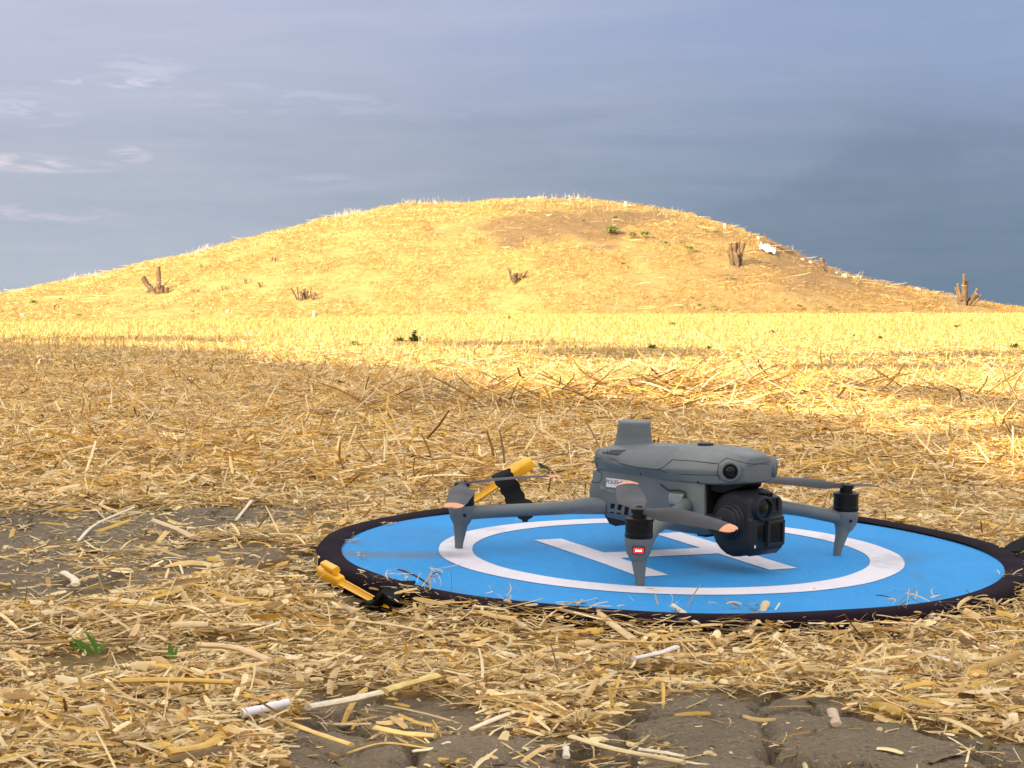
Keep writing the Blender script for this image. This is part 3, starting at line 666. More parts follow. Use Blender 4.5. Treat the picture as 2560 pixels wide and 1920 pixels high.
# lower housing
bm = bmesh.new(); rings = []
for x_, w1, z1, w2, w3, z3 in ((-.068, .026, .086, .030, .024, .047), (-.0625, .036, .088, .0400, .032, .042), (-.040, .040, .090, .0415, .033, .036), (.02, .038, .092, .038, .029, .033), (.07, .038, .094, .037, .028, .033), (.10, .038, .096, .037, .028, .034), (.112, .036, .096, .035, .027, .036)):
    half = [(0, z1), (w1, z1), (w1 + .001, .078), (w2 + .0012, .066), (w2 + .0011, .056), (w2 + .0004, .046), (w3 + .003, z3 + .004), (w3 - .003, z3), (0, z3 - .0005)]
    rings.append([Vector((x_, y_, z_)) for y_, z_ in half] + [Vector((x_, -y_, z_)) for y_, z_ in half[-2:0:-1]])
loft(bm, rings); bmesh.ops.recalc_face_normals(bm, faces=bm.faces[:]); bv2 = BVHTree.FromBMesh(bm)
lower = fin(bm, 'lower_housing', M_grey, drone, ang=28, bevel=.0012)
def hit(px, py, tree=None):
    o, d = lray(px, py); best = None
    for t_ in ([tree] if tree else [bv, bv2]):
        h = t_.ray_cast(o, d)
        if h[0] is not None and (best is None or h[3] < best[3]): best = h
    return best
def surf_line(name, pts, mat, w_=.0007, parent=None, lift=.0):
    P_ = []
    for (a, b) in zip(pts, pts[1:]):
        for k in range(8):
            t = k / 8; h = hit(*c1(a[0] + (b[0] - a[0]) * t, a[1] + (b[1] - a[1]) * t))
            if h: P_.append(h[0] + h[1] * lift)
    h = hit(*c1(*pts[-1]))
    if h: P_.append(h[0] + h[1] * lift)
    if len(P_) < 2: return
    for mir in (1, -1):
        bm = bmesh.new(); tube(bm, [Vector((p.x, p.y * mir, p.z)) for p in P_], w_ / 2, 6); fin(bm, name, mat, parent or body)
def surf_patch(name, poly, mat, thick=.0008, parent=None, inset=.0003, bevel=0, mirror=False):
    H = [hit(*c1(*p)) for p in poly]
    if any(h is None for h in H): return None
    n_ = sum((h[1] for h in H), Vector()).normalized(); P_ = [h[0] for h in H]
    for mir in ((1, -1) if mirror else (1,)):
        bm = bmesh.new(); f = lambda v: Vector((v.x, v.y * mir, v.z))
        loft(bm, [[f(p - n_ * .002) for p in P_], [f(p + h[1] * thick) for p, h in zip(P_, H)]])
        o_ = fin(bm, name, mat, parent or body, smooth=False, bevel=bevel)
    return P_, n_
surf_line('seam', [(325, 455), (490, 462), (540, 500), (700, 540), (880, 556), (930, 535), (1015, 466), (1200, 478), (1420, 502)], M_dark, .0009)
surf_line('seam', [(880, 556), (1000, 590), (1200, 603), (1425, 606)], M_dark, .0008)
surf_line('seam', [(1500, 450), (1432, 500), (1418, 580), (1440, 640)], M_dark, .0008)
surf_line('seam', [(1500, 450), (1600, 478), (1700, 502), (1880, 506)], M_dark, .0006)
surf_line('seam', [(290, 500), (310, 545), (390, 560)], M_dark, .0006)
# rear air vent with its ribs
r_ = surf_patch('vent', [(375, 380), (592, 380), (520, 428), (385, 410)], M_dark, .0005, mirror=True)
for k in range(6):
    surf_line('vent_rib', [(404 + k * 27, 416), (432 + k * 27, 386)], M_grey, .0011, lift=.0004)
surf_patch('side_button', [(262, 572), (340, 585), (358, 610), (350, 640), (330, 652), (262, 635)], M_dark, .0012, lower, bevel=.0004)
surf_line('seam', [(262, 556), (350, 568), (382, 600), (372, 650), (345, 674), (250, 662)], M_dark, .0009, lower)
for (a, b) in (((462, 862), (452, 942)), ((528, 870), (514, 950)), ((592, 878), (580, 956))):
    surf_patch('cooling_slot', [(a[0], a[1]), (a[0] + 34, a[1] + 2), (b[0] + 34, b[1] + 4), (b[0], b[1])], M_black, .0009, lower, mirror=True)
for p_ in ((327, 452), (728, 594), (1447, 558), (1245, 668)):
    h = hit(*c1(*p_))
    if h:
        for mir in (1, -1):
            nn = Vector((h[1].x, h[1].y * mir, h[1].z)); bm = bmesh.new(); lathe(bm, [(-.001, .0013), (.0003, .0013), (.0003, 0)], Vector((h[0].x, h[0].y * mir, h[0].z)), nn, 12); fin(bm, 'screw', M_black, body)
# label and tape on the side
st_ = surf_patch('name_sticker', [(418, 628), (640, 655), (640, 728), (418, 712)], M_white, .0006, lower)
if st_:
    P_, n_ = st_; u_ = ((P_[1] - P_[0]) + (P_[2] - P_[3])).normalized(); v_ = n_.cross(u_).normalized()
    if v_.z < 0: v_ = -v_
    w3 = u_.cross(v_); mid = P_[0] * .5 + P_[3] * .5 + u_ * .0125 + v_ * .0008 + n_ * .0007
    Mt = Matrix((u_, v_, w3)).transposed().to_4x4(); Mt.translation = mid
    text_obj('lettering', 'POL03ad', .0066, M_ink, lower, Mt, .0001)
surf_patch('tape', [(370, 690), (410, 712), (420, 738), (360, 730)], M_tape, .0007, lower); surf_patch('tape', [(424, 728), (505, 745), (505, 765), (424, 752)], M_tape, .0007, lower)
# antenna dome, power button, vision sensors
bm = bmesh.new(); lathe(bm, [(.112, .0250), (.119, .0225), (.124, .0206), (.130, .0198), (.1425, .0186), (.1446, .0180), (.1455, .0165), (.1458, 0)], (-.034, 0, 0), (0, 0, 1), 48); fin(bm, 'antenna_dome', M_grey, drone, ang=50)
bm = bmesh.new(); lathe(bm, [(.124, .0090), (.1300, .0088), (.1308, .0080), (.1308, 0)], (.078, 0, 0), (0, 0, 1), 28); fin(bm, 'power_button', M_dark, drone)
def sensor(c, n_, r=.0082):
    bm = bmesh.new(); lathe(bm, [(-.006, r * 1.45), (.0000, r * 1.42), (.0016, r * 1.2), (.0016, r * 1.0), (.0006, r * .98), (.0006, 0)], c, n_, 32); s_ = fin(bm, 'vision_sensor', M_grey, drone, ang=40)
    bm = bmesh.new(); lathe(bm, [(.0005, r * 1.02), (.0022, r * .98), (.0022, r * .8), (.0012, r * .74), (.0012, 0)], c, n_, 32); fin(bm, 'sensor_ring', M_black, s_)
    bm = bmesh.new(); lathe(bm, [(.0012, r * .74), (.0020, r * .62), (.0028, r * .35), (.0031, 0)], c, n_, 32); fin(bm, 'lens', M_glass, s_, ang=80)
for s_ in (1, -1):
    sensor(Vector((.1480, -.0355 * s_, .1090)), Vector((.72, -.69 * s_, .02)))
    sensor(Vector((-.0585, -.033 * s_, .103)), Vector((-.80, -.60 * s_, .05)), .0078)
# belly sensors
bm = bmesh.new(); loft(bm, [[Vector((x_, y_, z_)) for y_ in (-.020, .020)] + [Vector((x_, y_, .040)) for y_ in (.022, -.022)] for x_, z_ in ((-.060, .038), (-.050, .027), (-.040, .0255), (-.030, .030), (-.012, .030), (.0, .031), (.03, .032))]); fin(bm, 'belly_sensor_block', M_dark, drone, ang=25)
bm = bmesh.new(); box(bm, (.094, 0, .034), (.014, .040, .006)); fin(bm, 'front_belly_block', M_dark, drone, bevel=.001)
# gimbal bay
bm = bmesh.new(); loft(bm, [[Vector((x_, s * y_, z_)) for s, y_, z_ in ((-1, w_, .094), (1, w_, .094), (1, w_ - .003, .046), (-1, w_ - .003, .046))] for x_, w_ in ((.110, .034), (.1135, .034), (.1145, .031))]); fin(bm, 'gimbal_bay', M_black, drone)
bm = bmesh.new(); loft(bm, [[Vector((x_, s * w_, z_)) for s, z_ in ((-1, z0), (1, z0), (1, .097), (-1, .097))] for x_, w_, z0 in ((.104, .030, .084), (.13, .028, .083), (.146, .017, .090), (.150, .012, .093))]); fin(bm, 'gimbal_mount', M_black, drone, bevel=.001)
# camera and gimbal
gim = Vector((.148, 0, .0515))
def camring(y_, k=1.0):
    pr = []
    # side outline of the housing: rounded back, flat front, chamfered top
    for a in range(60, 301, 16): pr.append((-.0045 + .033 * math.cos(rad(a)), .000 + .0355 * math.sin(rad(a))))
    pr += [(.018, -.0325), (.0250, -.0255), (.0262, -.018), (.0262, .008), (.0236, .0095), (.0222, .026), (.0195, .0295)]
    return [Vector((gim.x + x_ * k, y_, gim.z + z_ * k)) for x_, z_ in pr]
bm = bmesh.new(); loft(bm, [camring(y_, k) for y_, k in ((-.0275, .80), (-.0255, .93), (-.022, 1), (.021, 1), (.0245, .95), (.0268, .84))]); camb = fin(bm, 'camera', M_dark, drone, ang=30, bevel=.0008)
fx_ = gim.x + .0262
def on_front(px, py, x_): return lpt(px, py, 0, x_)
# round lens, upper right window, lower right window, lower left recess
c_ = on_front(1906, 1271, fx_ - .001)
bm = bmesh.new(); lathe(bm, [(-.006, .0136), (.0036, .0134), (.0046, .0124), (.0046, .0106), (.002, .0102), (.002, 0)], c_, (1, 0, 0), 40); fin(bm, 'lens_barrel', M_dark, camb, ang=40)
bm = bmesh.new(); lathe(bm, [(.0018, .0102), (.0026, .008), (.0034, .004), (.0036, 0)], c_, (1, 0, 0), 40); fin(bm, 'lens', M_glass, camb, ang=80)
def window(a, b, x_, fr, name):
    p, q_ = on_front(*a, x_), on_front(*b, x_); cy, cz = (p.y + q_.y) / 2, (p.z + q_.z) / 2; wy_, wz_ = abs(p.y - q_.y), abs(p.z - q_.z)
    bm = bmesh.new()
    for (yy_, zz_, sy__, sz__) in ((cy, cz + wz_ / 2 + fr / 2, wy_ + 2 * fr, fr), (cy, cz - wz_ / 2 - fr / 2, wy_ + 2 * fr, fr), (cy + wy_ / 2 + fr / 2, cz, fr, wz_), (cy - wy_ / 2 - fr / 2, cz, fr, wz_)): box(bm, (x_ - .003, yy_, zz_), (.009, sy__, sz__))
    w__ = fin(bm, name, M_dark, camb, bevel=.0006)
    bm = bmesh.new(); box(bm, (x_ - .0035, cy, cz), (.006, wy_, wz_)); fin(bm, 'window_glass', M_glass, w__)
window((1924, 1248), (1943, 1277), fx_ - .003, .0018, 'upper_window')
window((1924.5, 1311), (1954, 1354), fx_ + .003, .0034, 'lower_window')
p, q_ = on_front(1894, 1314, fx_), on_front(1914, 1354, fx_)
bm = bmesh.new(); box(bm, (fx_ - .0002, (p.y + q_.y) / 2, (p.z + q_.z) / 2), (.0012, abs(p.y - q_.y), abs(p.z - q_.z))); fin(bm, 'laser_window', M_glass, camb, bevel=.0003)
for k in range(3):
    p = on_front(*c1(1830 + k * 26, 748), fx_ - .012); bm = bmesh.new(); box(bm, (fx_ - .012, p.y, gim.z + .0315), (.010, .0022, .004)); fin(bm, 'cooling_fin', M_black, camb)
p = lpt(1887.5, 1367, 1, -.0262); bm = bmesh.new(); box(bm, p, (.0016, .0006, .0030)); fin(bm, 'warning_mark', M_paint, camb)
# tilt motor on the side and arm going back
tm = lpt(1824, 1307, 1, -.031); tm = Vector((tm.x - .002, -.024, tm.z + .001))
bm = bmesh.new(); lathe(bm, [(0, .0205), (.004, .0205), (.005, .0185), (.0075, .0180), (.0085, .0162), (.0125, .0155), (.0140, .0125), (.0143, 0)], tm, (0, -1, 0), 40); gm = fin(bm, 'gimbal_motor', M_dark, drone, ang=30)
bm = bmesh.new(); tube(bm, spl([tm + Vector((0, -.0085, 0)), tm + Vector((-.016, -.0085, -.002)), tm + Vector((-.033, -.003, -.002)), Vector((.098, -.016, .049)), Vector((.098, .0, .051))]), [.0085] * 25, 12, .9); fin(bm, 'gimbal_arm', M_dark, drone, ang=50)
bm = bmesh.new(); lathe(bm, [(-.016, .012), (-.014, .0145), (.010, .0145), (.012, .012)], (.108, 0, .052), (1, 0, 0), 32); fin(bm, 'roll_motor', M_dark, drone)
bm = bmesh.new(); tube(bm, spl([Vector((.104, 0, .062)), Vector((.104, 0, .075)), Vector((.118, 0, .086))]), .010, 14); fin(bm, 'yaw_arm', M_dark, drone)
# ---- arms, motors, legs, blades
TIP = {'fr': lpt(1600, 1463, 2, 0), 'fl': lpt(2092, 1387, 2, 0), 'rr': lpt(1147, 1370, 2, 0)}
TIP['rl'] = Vector((TIP['rr'].x, -TIP['rr'].y, 0))
MOT = {'fr': (TIP['fr'].x, TIP['fr'].y - .0034), 'fl': (TIP['fl'].x, TIP['fl'].y + .0128), 'rr': (TIP['rr'].x, TIP['rr'].y + .003), 'rl': (TIP['rl'].x, TIP['rl'].y - .003)}
def arm(key):
    mx_, my_ = MOT[key]; s = 1 if my_ > 0 else -1; front = mx_ > 0
    bm = bmesh.new()
    if front:
        pts = [Vector((.084, .032 * s, .070)), Vector((.092, .046 * s, .0675)), Vector((.105, .075 * s, .062)), Vector((.120, .12 * s, .0535)), Vector((mx_ - .0055, my_ - .015 * s, .0455)), Vector((mx_, my_, .0425))]; rs = [.0082, .0082, .0080, .0078, .0082, .0100]; az = .0345
    else:
        pts = [Vector((-.040, .036 * s, .0500)), Vector((-.056, .052 * s, .0495)), Vector((-.064, .064 * s, .0480)), Vector((-.085, .096 * s, .0455)), Vector((mx_ + .0185, my_ - .024 * s, .0415)), Vector((mx_, my_, .0400))]; rs = [.0105, .0105, .0088, .0080, .0082, .0095]; az = .032
    if front: pts = [p - Vector((0, 0, .002)) for p in pts]
    tube(bm, pts, rs, 16, .92)
    a_ = fin(bm, 'arm', M_grey, drone, ang=50)
    zc = pts[-1].z; c = Vector((mx_, my_, 0))
    bm = bmesh.new(); lathe(bm, [(zc - .0155, .0062), (zc - .012, .0095), (zc - .006, .0128), (zc + .002, .0142), (zc + .0075, .0146), (zc + .009, .0140)], c, (0, 0, 1), 36); fin(bm, 'motor_seat', M_grey, a_, ang=50)
    bm = bmesh.new(); ln = rings = []; out = Vector((mx_ - pts[0].x, my_ - pts[0].y, 0)).normalized()
    off_ = Vector((TIP[key].x - mx_, TIP[key].y - my_, 0))
    for z_, r1, off in ((zc, .0120, 0), (zc - .008, .0098, .15), (zc - .013, .0078, .3), (zc - .020, .0067, .45), (.006, .0046, .9), (-.001, .0041, 1.0)):
        rings = rings + [[c + off_ * off + Vector((r1 * math.copysign(abs(math.cos(t)) ** .8, math.cos(t)), r1 * math.copysign(abs(math.sin(t)) ** .8, math.sin(t)), z_)) for t in (2 * math.pi * j / 24 for j in range(24))]]
    loft(bm, rings); fin(bm, 'landing_leg', M_grey, a_, ang=50)
    top = zc + (.030 if front else .0255)
    bm = bmesh.new(); lathe(bm, [(zc + .0085, .0138), (zc + .010, .0146), (zc + .0135, .0146), (zc + .0139, .0141), (top - .0045, .0141), (top - .004, .0146), (top - .001, .0146), (top + .0002, .0120), (top + .0002, 0)], c, (0, 0, 1), 40); mt = fin(bm, 'motor', M_black, a_, ang=35)
    bm = bmesh.new(); lathe(bm, [(top, .0075), (top + .004, .0072), (top + .0045, .0088), (top + .0085, .0088), (top + .0095, .0070), (top + .0098, 0)], c, (0, 0, 1), 24)
    hz = top + .0065
    fin(bm, 'propeller_hub', M_black, a_, ang=35)
    # screw on the arm end
    o_, d_ = lray(1280, 900); tocam = Vector((-d_.x, -d_.y, 0)).normalized(); h = c + tocam * .0140 + Vector((0, 0, zc + (-.001)))
    bm = bmesh.new(); lathe(bm, [(-.002, .0017), (.0012, .0017), (.0012, 0)], h + tocam.cross(Vector((0, 0, 1))) * (-.004), tocam, 12)
    if key != 'fr': fin(bm, 'screw', M_black, a_)
    else: bm.free()
    if not front:
        p_ = pts[3] * .72 + pts[4] * .28
        bm = bmesh.new(); loft(bm, [[p_ + (pts[4] - pts[3]).normalized() * l_ * t_ + Vector((pts[4].y - pts[3].y, -(pts[4].x - pts[3].x), 0)).normalized() * w_ + Vector((0, 0, z_)) for l_, w_ in ((-1, -.003), (1, -.003), (1, .003), (-1, .003))] for t_, z_ in ((.010, -.004), (.0085, -.0085), (.0035, -.011), (.003, -.0135))]); fin(bm, 'arm_rib', M_dark, a_, bevel=.0006)
    return a_, Vector((mx_, my_, hz))
def blade(arm_, hub, tip, chord=.019, pitch=.28, camber=.0012, droop=0.0, rev=1):
    """root and tip in drone space; the blade is a thin twisted aerofoil with an orange end"""
    d = tip - hub; L_ = d.length; d.normalize(); side = Vector((-d.y, d.x, 0)).normalized() * rev; up = d.cross(side); up = up if up.z > 0 else -up
    wup = DRM.to_3x3() @ side; psign = 1 if wup.y > 0 else -1       # positive pitch shows the upper face to the viewer
    def rings(f0, f1, n):
        R = []
        for i in range(n + 1):
            f = f0 + (f1 - f0) * i / n
            wd = np.interp(f, [0, .07, .13, .25, .45, .8, .93, .975, 1.0], [.45, .42, .58, .98, 1.0, .84, .74, .58, .18]) * chord
            off = np.interp(f, [0, .12, .3, .8, 1.0], [0, .001, .0035, .001, -.003])
            tw = psign * pitch * np.interp(f, [0, .1, .25, 1], [.5, 1.2, 1.25, .55]); c = hub + d * (L_ * f) + side * off - Vector((0, 0, droop)) * (f * f) + up * (.0015 * math.sin(f * math.pi))
            a1 = side * math.cos(tw) + up * math.sin(tw); a2 = up * math.cos(tw) - side * math.sin(tw); th = .0011 * (1 - .5 * f); th = .003 if f < .08 else th
            r = []
            for u_, k_ in ((-.5, 0), (-.25, 1), (.05, 1.1), (.3, .7), (.5, 0), (.3, -.5), (.05, -.7), (-.25, -.6)): r.append(c + a1 * (u_ * wd) + a2 * (k_ * th + camber * (1 - 4 * u_ * u_)))
            R.append(r)
        return R
    bm = bmesh.new(); loft(bm, rings(.03, .87, 16)); b_ = fin(bm, 'propeller_blade', M_blade, arm_, ang=60)
    bm = bmesh.new(); loft(bm, rings(.87, 1.0, 6)); fin(bm, 'blade_tip', M_tip, b_, ang=60)
BL = .135
def bladeto(arm_, hub, px, py, sgn, **k):
    """aim the blade along the pixel direction, sgn chooses the end nearer to or farther from the camera"""
    o, d = lray(px, py); oc = hub - o; tca = oc.dot(d); h2 = oc.length_squared - tca * tca; s_ = math.sqrt(max(0, BL * BL - h2)); blade(arm_, hub, o + d * (tca + sgn * s_), **k)
a_fr, h_fr = arm('fr'); a_fl, h_fl = arm('fl'); a_rr, h_rr = arm('rr'); a_rl, h_rl = arm('rl')
def flat(h, ang, dz_=0.0): return h + Vector((math.cos(ang) * BL, math.sin(ang) * BL, dz_))
def wdir(h, wx_, wy_, dz_=0.0):
    v = DRI.to_3x3() @ Vector((wx_, wy_, 0)); v.z = 0; v.normalize(); return h + v * BL + Vector((0, 0, dz_))
blade(a_fr, h_fr, wdir(h_fr, .66, -.75, -.003), chord=.022, pitch=.5)
blade(a_fr, h_fr, wdir(h_fr, -.05, .99, .012), chord=.030, pitch=.10, rev=1)
blade(a_rr, h_rr, wdir(h_rr, .82, .57, .002), chord=.018, pitch=-.06)
blade(a_rr, h_rr, wdir(h_rr, -.035, -.99, -.008), chord=.027, pitch=.12)
blade(a_fl, h_fl, wdir(h_fl, -.93, -.36, .012), chord=.020, pitch=.40)
blade(a_fl, h_fl, wdir(h_fl, .45, .89, -.016), chord=.018, pitch=.05)
blade(a_rl, h_rl, wdir(h_rl, -.35, -.9, .0), chord=.020, pitch=.3)
blade(a_rl, h_rl, wdir(h_rl, .35, .9, .0), chord=.020, pitch=.3)
# status light on the near arm, facing the viewer
o_, d_ = lray(1590, 1350); tc_ = Vector((-d_.x, -d_.y, 0)).normalized(); sd_ = tc_.cross(Vector((0, 0, 1)))
lc = Vector((MOT['fr'][0], MOT['fr'][1], .0385)) + tc_ * .0125; R_ = Matrix((tc_, sd_, Vector((0, 0, 1)))).transposed()
bm = bmesh.new(); box(bm, lc, (.006, .0128, .0075), R_); lb = fin(bm, 'light_bezel', M_dark, a_fr, bevel=.0015)
bm = bmesh.new(); box(bm, lc + tc_ * .0022, (.003, .0108, .0054), R_); led = fin(bm, 'status_light', M_led, a_fr, bevel=.0012)
bm = bmesh.new()
for k in (-1, 0, 1): box(bm, lc + tc_ * .0037 + sd_ * k * .0022, (.0008, .0013, .0012), R_)
fin(bm, 'light_core', M_ledhot, led)
# arm number
p = lpt(1956, 1242, 0, .112); h0_ = Vector((.1015, .0775, .0)); 
o_, d_ = lray(1956.5, 1243.5)
bm = bmesh.new(); bm.from_mesh(a_fl.data); bva = BVHTree.FromBMesh(bm); bm.free(); hh = bva.ray_cast(o_, d_)
if hh[0] is not None:
    n_ = hh[1]; al = (Vector((.133, .155, .0435)) - Vector((.092, .046, .0685))).normalized(); u_ = (al - n_ * al.dot(n_)).normalized(); v_ = n_.cross(u_)
    Mt = Matrix((u_, v_, n_)).transposed().to_4x4(); Mt.translation = hh[0] + n_ * .0004; text_obj('arm_number', '4', .0085, M_paint, a_fl, Mt, .0004, .2)
# pale latch where the near arm folds
bm = bmesh.new(); loft(bm, [[lpt(*c1(x_, y_), 1, yy_) for x_, y_ in ((980, 765), (1118, 778), (1085, 880), (975, 862))] for yy_ in (-.036, -.0435)]); fin(bm, 'arm_hinge', M_grey2, a_fr, bevel=.0015)
bm = bmesh.new(); tube(bm, [lpt(*c1(x_, y_), 1, -.040) for x_, y_ in ((905, 690), (975, 740), (1080, 742), (1130, 760), (1140, 820), (1120, 880))], .0007, 6); fin(bm, 'seam', M_dark, lower)
# ------------------------------------------------------------------ things on and around the mound
def stem(bm, base, top, r0, r1, lean=.0, n=9, mi=0, cut=True):
    mid = (base + top) / 2 + Vector((random.uniform(-1, 1), random.uniform(-1, 1), 0)) * lean
    pts = spl([base, mid, top], 4); m = len(pts); rs = [r0 + (r1 - r0) * i / (m - 1) for i in range(m)]; rs = [r * random.uniform(.9, 1.1) for r in rs]; rs[0] = r0 * 1.15
    rings = tube(bm, pts, rs, n)
    for rg_, p_ in zip(rings, pts):
        for v in rg_: v.co = p_ + (v.co - p_) * random.uniform(.72, 1.25)
    for f in bm.faces:
        if f.normal.length == 0: f.normal_update()
    return pts, rs
def stump(px, py, stems, label, group='cut tree stumps on the mound'):
    g = on_mound(px, py) if py < 800 else ground_at(px, py); t = tag(empty('tree_stump', loc=g), label, 'tree stump', group); k = g.y / FPX
    bm = bmesh.new(); tops = []
    for (x0, y0, x1, y1, r0, r1, dy_) in stems:      # offsets in photo pixels, turned into metres at the stump's own distance
        b = Vector((x0 * k, dy_, -.12 - y0 * k)); e = Vector((x1 * k, dy_ + random.uniform(-.15, .15), -y1 * k)); pts, rs = stem(bm, b, e, r0 * k, r1 * k, .03); tops.append((pts, rs))
    fin(bm, 'trunk', M_bark, t, ang=60)
    for pts, rs in tops:
        if rs[-1] < .03: continue
        d, s, u = frame(pts[-1] - pts[-2]); bm = bmesh.new(); lathe(bm, [(-.005, rs[-1] * .96), (.006, rs[-1] * .9), (.006, 0)], pts[-1], d, 10); fin(bm, 'cut_face', M_cut, t)
    return t
stump(398, 728, [(-4, 0, -2, -62, 7, 5, 0), (-20, -6, -42, -34, 6, 7, .1), (-8, 0, -24, -14, 7, 6, -.2), (6, 6, 4, -22, 6, 5, -.3), (14, 6, 10, -14, 6, 6, -.35), (22, 4, 24, -12, 5, 5, -.3), (2, -14, 30, -32, 2, 1.4, 0), (-16, 2, -28, 4, 8, 7, -.1)], 'forked dark stump with one tall upright stem on the left slope')
stump(755, 748, [(-10, 0, -26, -28, 2.5, 2, 0), (-6, 0, -10, -30, 2, 1.6, 0), (0, 0, -2, -20, 4, 4.5, -.2), (6, 0, 6, -28, 4, 4, .1), (13, 0, 13, -22, 4, 4, 0), (20, 0, 22, -30, 2, 1.4, 0), (22, 0, 32, -18, 4, 4, -.1)], 'low spreading stump of many short cut stems near the foot of the left slope')
stump(1288, 702, [(-2, 0, -6, -16, 5, 6, -.2), (4, 0, 2, -20, 5, 6, 0), (12, 0, 14, -20, 4, 4, 0), (-8, 0, -18, -34, 3, 2, .1), (14, 0, 30, -26, 3, 2, .2), (-4, 0, -12, -26, 2.4, 2, .2)], 'small pale cut stump in the middle of the mound under the fold')
stump(1842, 664, [(-10, 0, -16, -56, 5, 4, 0), (-4, 0, -6, -58, 5, 5, .1), (3, 0, 4, -60, 6, 5, 0), (8, 0, 16, -58, 5, 4, .1), (0, 4, -4, -30, 6, 5, -.3), (-14, -4, -24, -38, 2.4, 1.6, 0), (-12, 0, -20, -22, 3, 2, 0), (8, 2, 24, -64, 2, 1.2, 0)], 'tall bundle stump of upright cut stems high on the right slope')
t_ = stump(2062, 676, [(2, 0, -8, -30, 6, 5, 0), (-2, 0, -10, -12, 3, 2.5, -.1)], 'single short leaning stump standing alone against the sky on the right slope')
stump(2408, 762, [(0, 0, 2, -48, 10, 8, 0), (-6, 0, -16, -42, 6, 4, 0), (-2, -30, 2, -76, 3.6, 3, .1), (4, -10, 12, -60, 6, 5, .1), (8, 0, 34, -28, 8, 6, .1), (20, -6, 46, -24, 4, 3, .1), (14, -4, 38, -40, 4, 3, .3), (-6, -20, -14, -52, 4, 3, -.1)], 'large multi-stemmed stump with a reddish cut at the right foot of the mound')
for px_, py_, lb_ in ((492, 730, 'tiny square stump right of the forked one on the left slope'), (563, 724, 'tiny tilted square stump, second right of the forked one'), (617, 705, 'small clump of short cut stems on the middle left slope'), (650, 713, 'broad low clump of thin cut twigs above the spreading stump'), (688, 650, 'pair of thin short stems high on the left slope'), (140, 770, 'low broken stems at the foot of the mound, far left')):
    k_ = random.random() * 2
    stump(px_, py_, [(-4, 0, -7, -7 - k_, 1.6, 1.3, 0), (1, 0, 1, -6, 2.2, 2, -.1), (5, 0, 8, -8, 1.3, 1, 0)], lb_, 'tiny stumps on the left slope')
# white marker posts
for px_, py_, hp, lb_ in ((1089, 508, 9, 'small white marker post on the skyline left of the top'), (1322, 500, 10, 'small white marker post on the very top of the mound'), (1563, 506, 9, 'small white marker post on the skyline right of the top'), (1812, 568, 10, 'small white marker post on the skyline above the bundle stump'), (784, 788, 12, 'small white marker post at the foot of the mound')):
    g = on_mound(px_, py_ + 3); k = g.y / FPX; t = tag(empty('marker_post', loc=g), lb_, 'post', 'white marker posts on the mound')
    bm = bmesh.new(); box(bm, (0, 0, hp * k / 2 - .05), (.06, .06, hp * k + .1)); fin(bm, 'shaft', M_post, t, bevel=.006)
    bm = bmesh.new(); lathe(bm, [(0, .048), (.012, .044), (.03, .012), (.032, 0)], (0, 0, hp * k), (0, 0, 1), 4); fin(bm, 'cap', M_post, t, ang=20)
# white sheet, log, stones
g = on_mound(1918, 628); k = g.y / FPX; bm = bmesh.new(); NX, NY = 26, 12; vs = []
for j in range(NY + 1):
    row = []
    for i in range(NX + 1):
        a, b = i / NX - .5, j / NY - .5
        px_ = 1918 + a * 38 + 2 * math.sin(b * 9); py_ = 626 + b * 13 + a * 13 + 2.5 * math.sin(a * 11 + b * 3); h = on_mound(px_, py_)
        row.append(bm.verts.new(Vector(h) - g + Vector((0, -.10, .06 + .05 * math.sin(i * 1.3) * math.cos(j * 1.7)))))
    vs.append(row)
for a, b in zip(vs, vs[1:]):
    for i in range(NX): bm.faces.new((a[i], a[i + 1], b[i + 1], b[i]))
ts = fin(bm, 'white_sheet', M_tarp, None, ang=60); ts.location = g; sm = ts.modifiers.new('solid', 'SOLIDIFY'); sm.thickness = .02
tag(ts, 'crumpled white plastic sheet lying on bare soil below the log', 'sheet')
a, b = on_mound(1898, 606), on_mound(1990, 640); g = Vector(a); bm = bmesh.new(); off = Vector((0, -.1, .10))
tube(bm, [off, (b - a) * .35 + off + Vector((0, 0, .04)), (b - a) * .7 + off, (b - a) + off], [.10, .085, .07, .045], 10); lg = fin(bm, 'log', M_bark, None, ang=60); lg.location = g
bm = bmesh.new(); tube(bm, [(b - a) * .25 + off, (b - a) * .12 + off + Vector((0, 0, .28))], [.045, .03], 8); fin(bm, 'branch_stub', M_bark, lg)
tag(lg, 'long grey log lying down the right skyline above the white sheet', 'log')
def rock(px_, py_, r, lb_, mat=M_stone):
    g = on_mound(px_, py_); k = g.y / FPX; bm = bmesh.new(); bmesh.ops.create_icosphere(bm, subdivisions=2, radius=r * k)
    sd = random.random() * 9
    for v in bm.verts: v.co *= 1 + .28 * math.sin(v.co.x * 9 / (r * k * 4) + sd) * math.cos(v.co.z * 8 / (r * k * 4) + sd * 2) + random.uniform(-.09, .09); v.co.z *= .8
    o = fin(bm, 'stone', mat, None, ang=35); o.location = Vector(g) + Vector((0, 0, r * k * .35)); tag(o, lb_, 'stone', 'stones along the mound')
for a in ((1873, 591, 5, 'pale stone on the skyline just right of the bundle stump'), (1897, 599, 6, 'larger pale stone where the log begins'), (2006, 650, 5, 'yellowish stone on the bare slope below the log end'), (2026, 658, 5, 'pale stone on the skyline left of the leaning stump'), (2112, 692, 7, 'rounded stone on the skyline right of the leaning stump'),
          (2136, 696, 4, 'small stone next to the rounded one on the skyline'), (2296, 727, 8, 'big pale block on the lower right skyline'), (2316, 733, 4, 'small pebble beside the big pale block'), (1322 + 770, 684, 4, 'small stone at the foot of the leaning stump')): rock(*a)
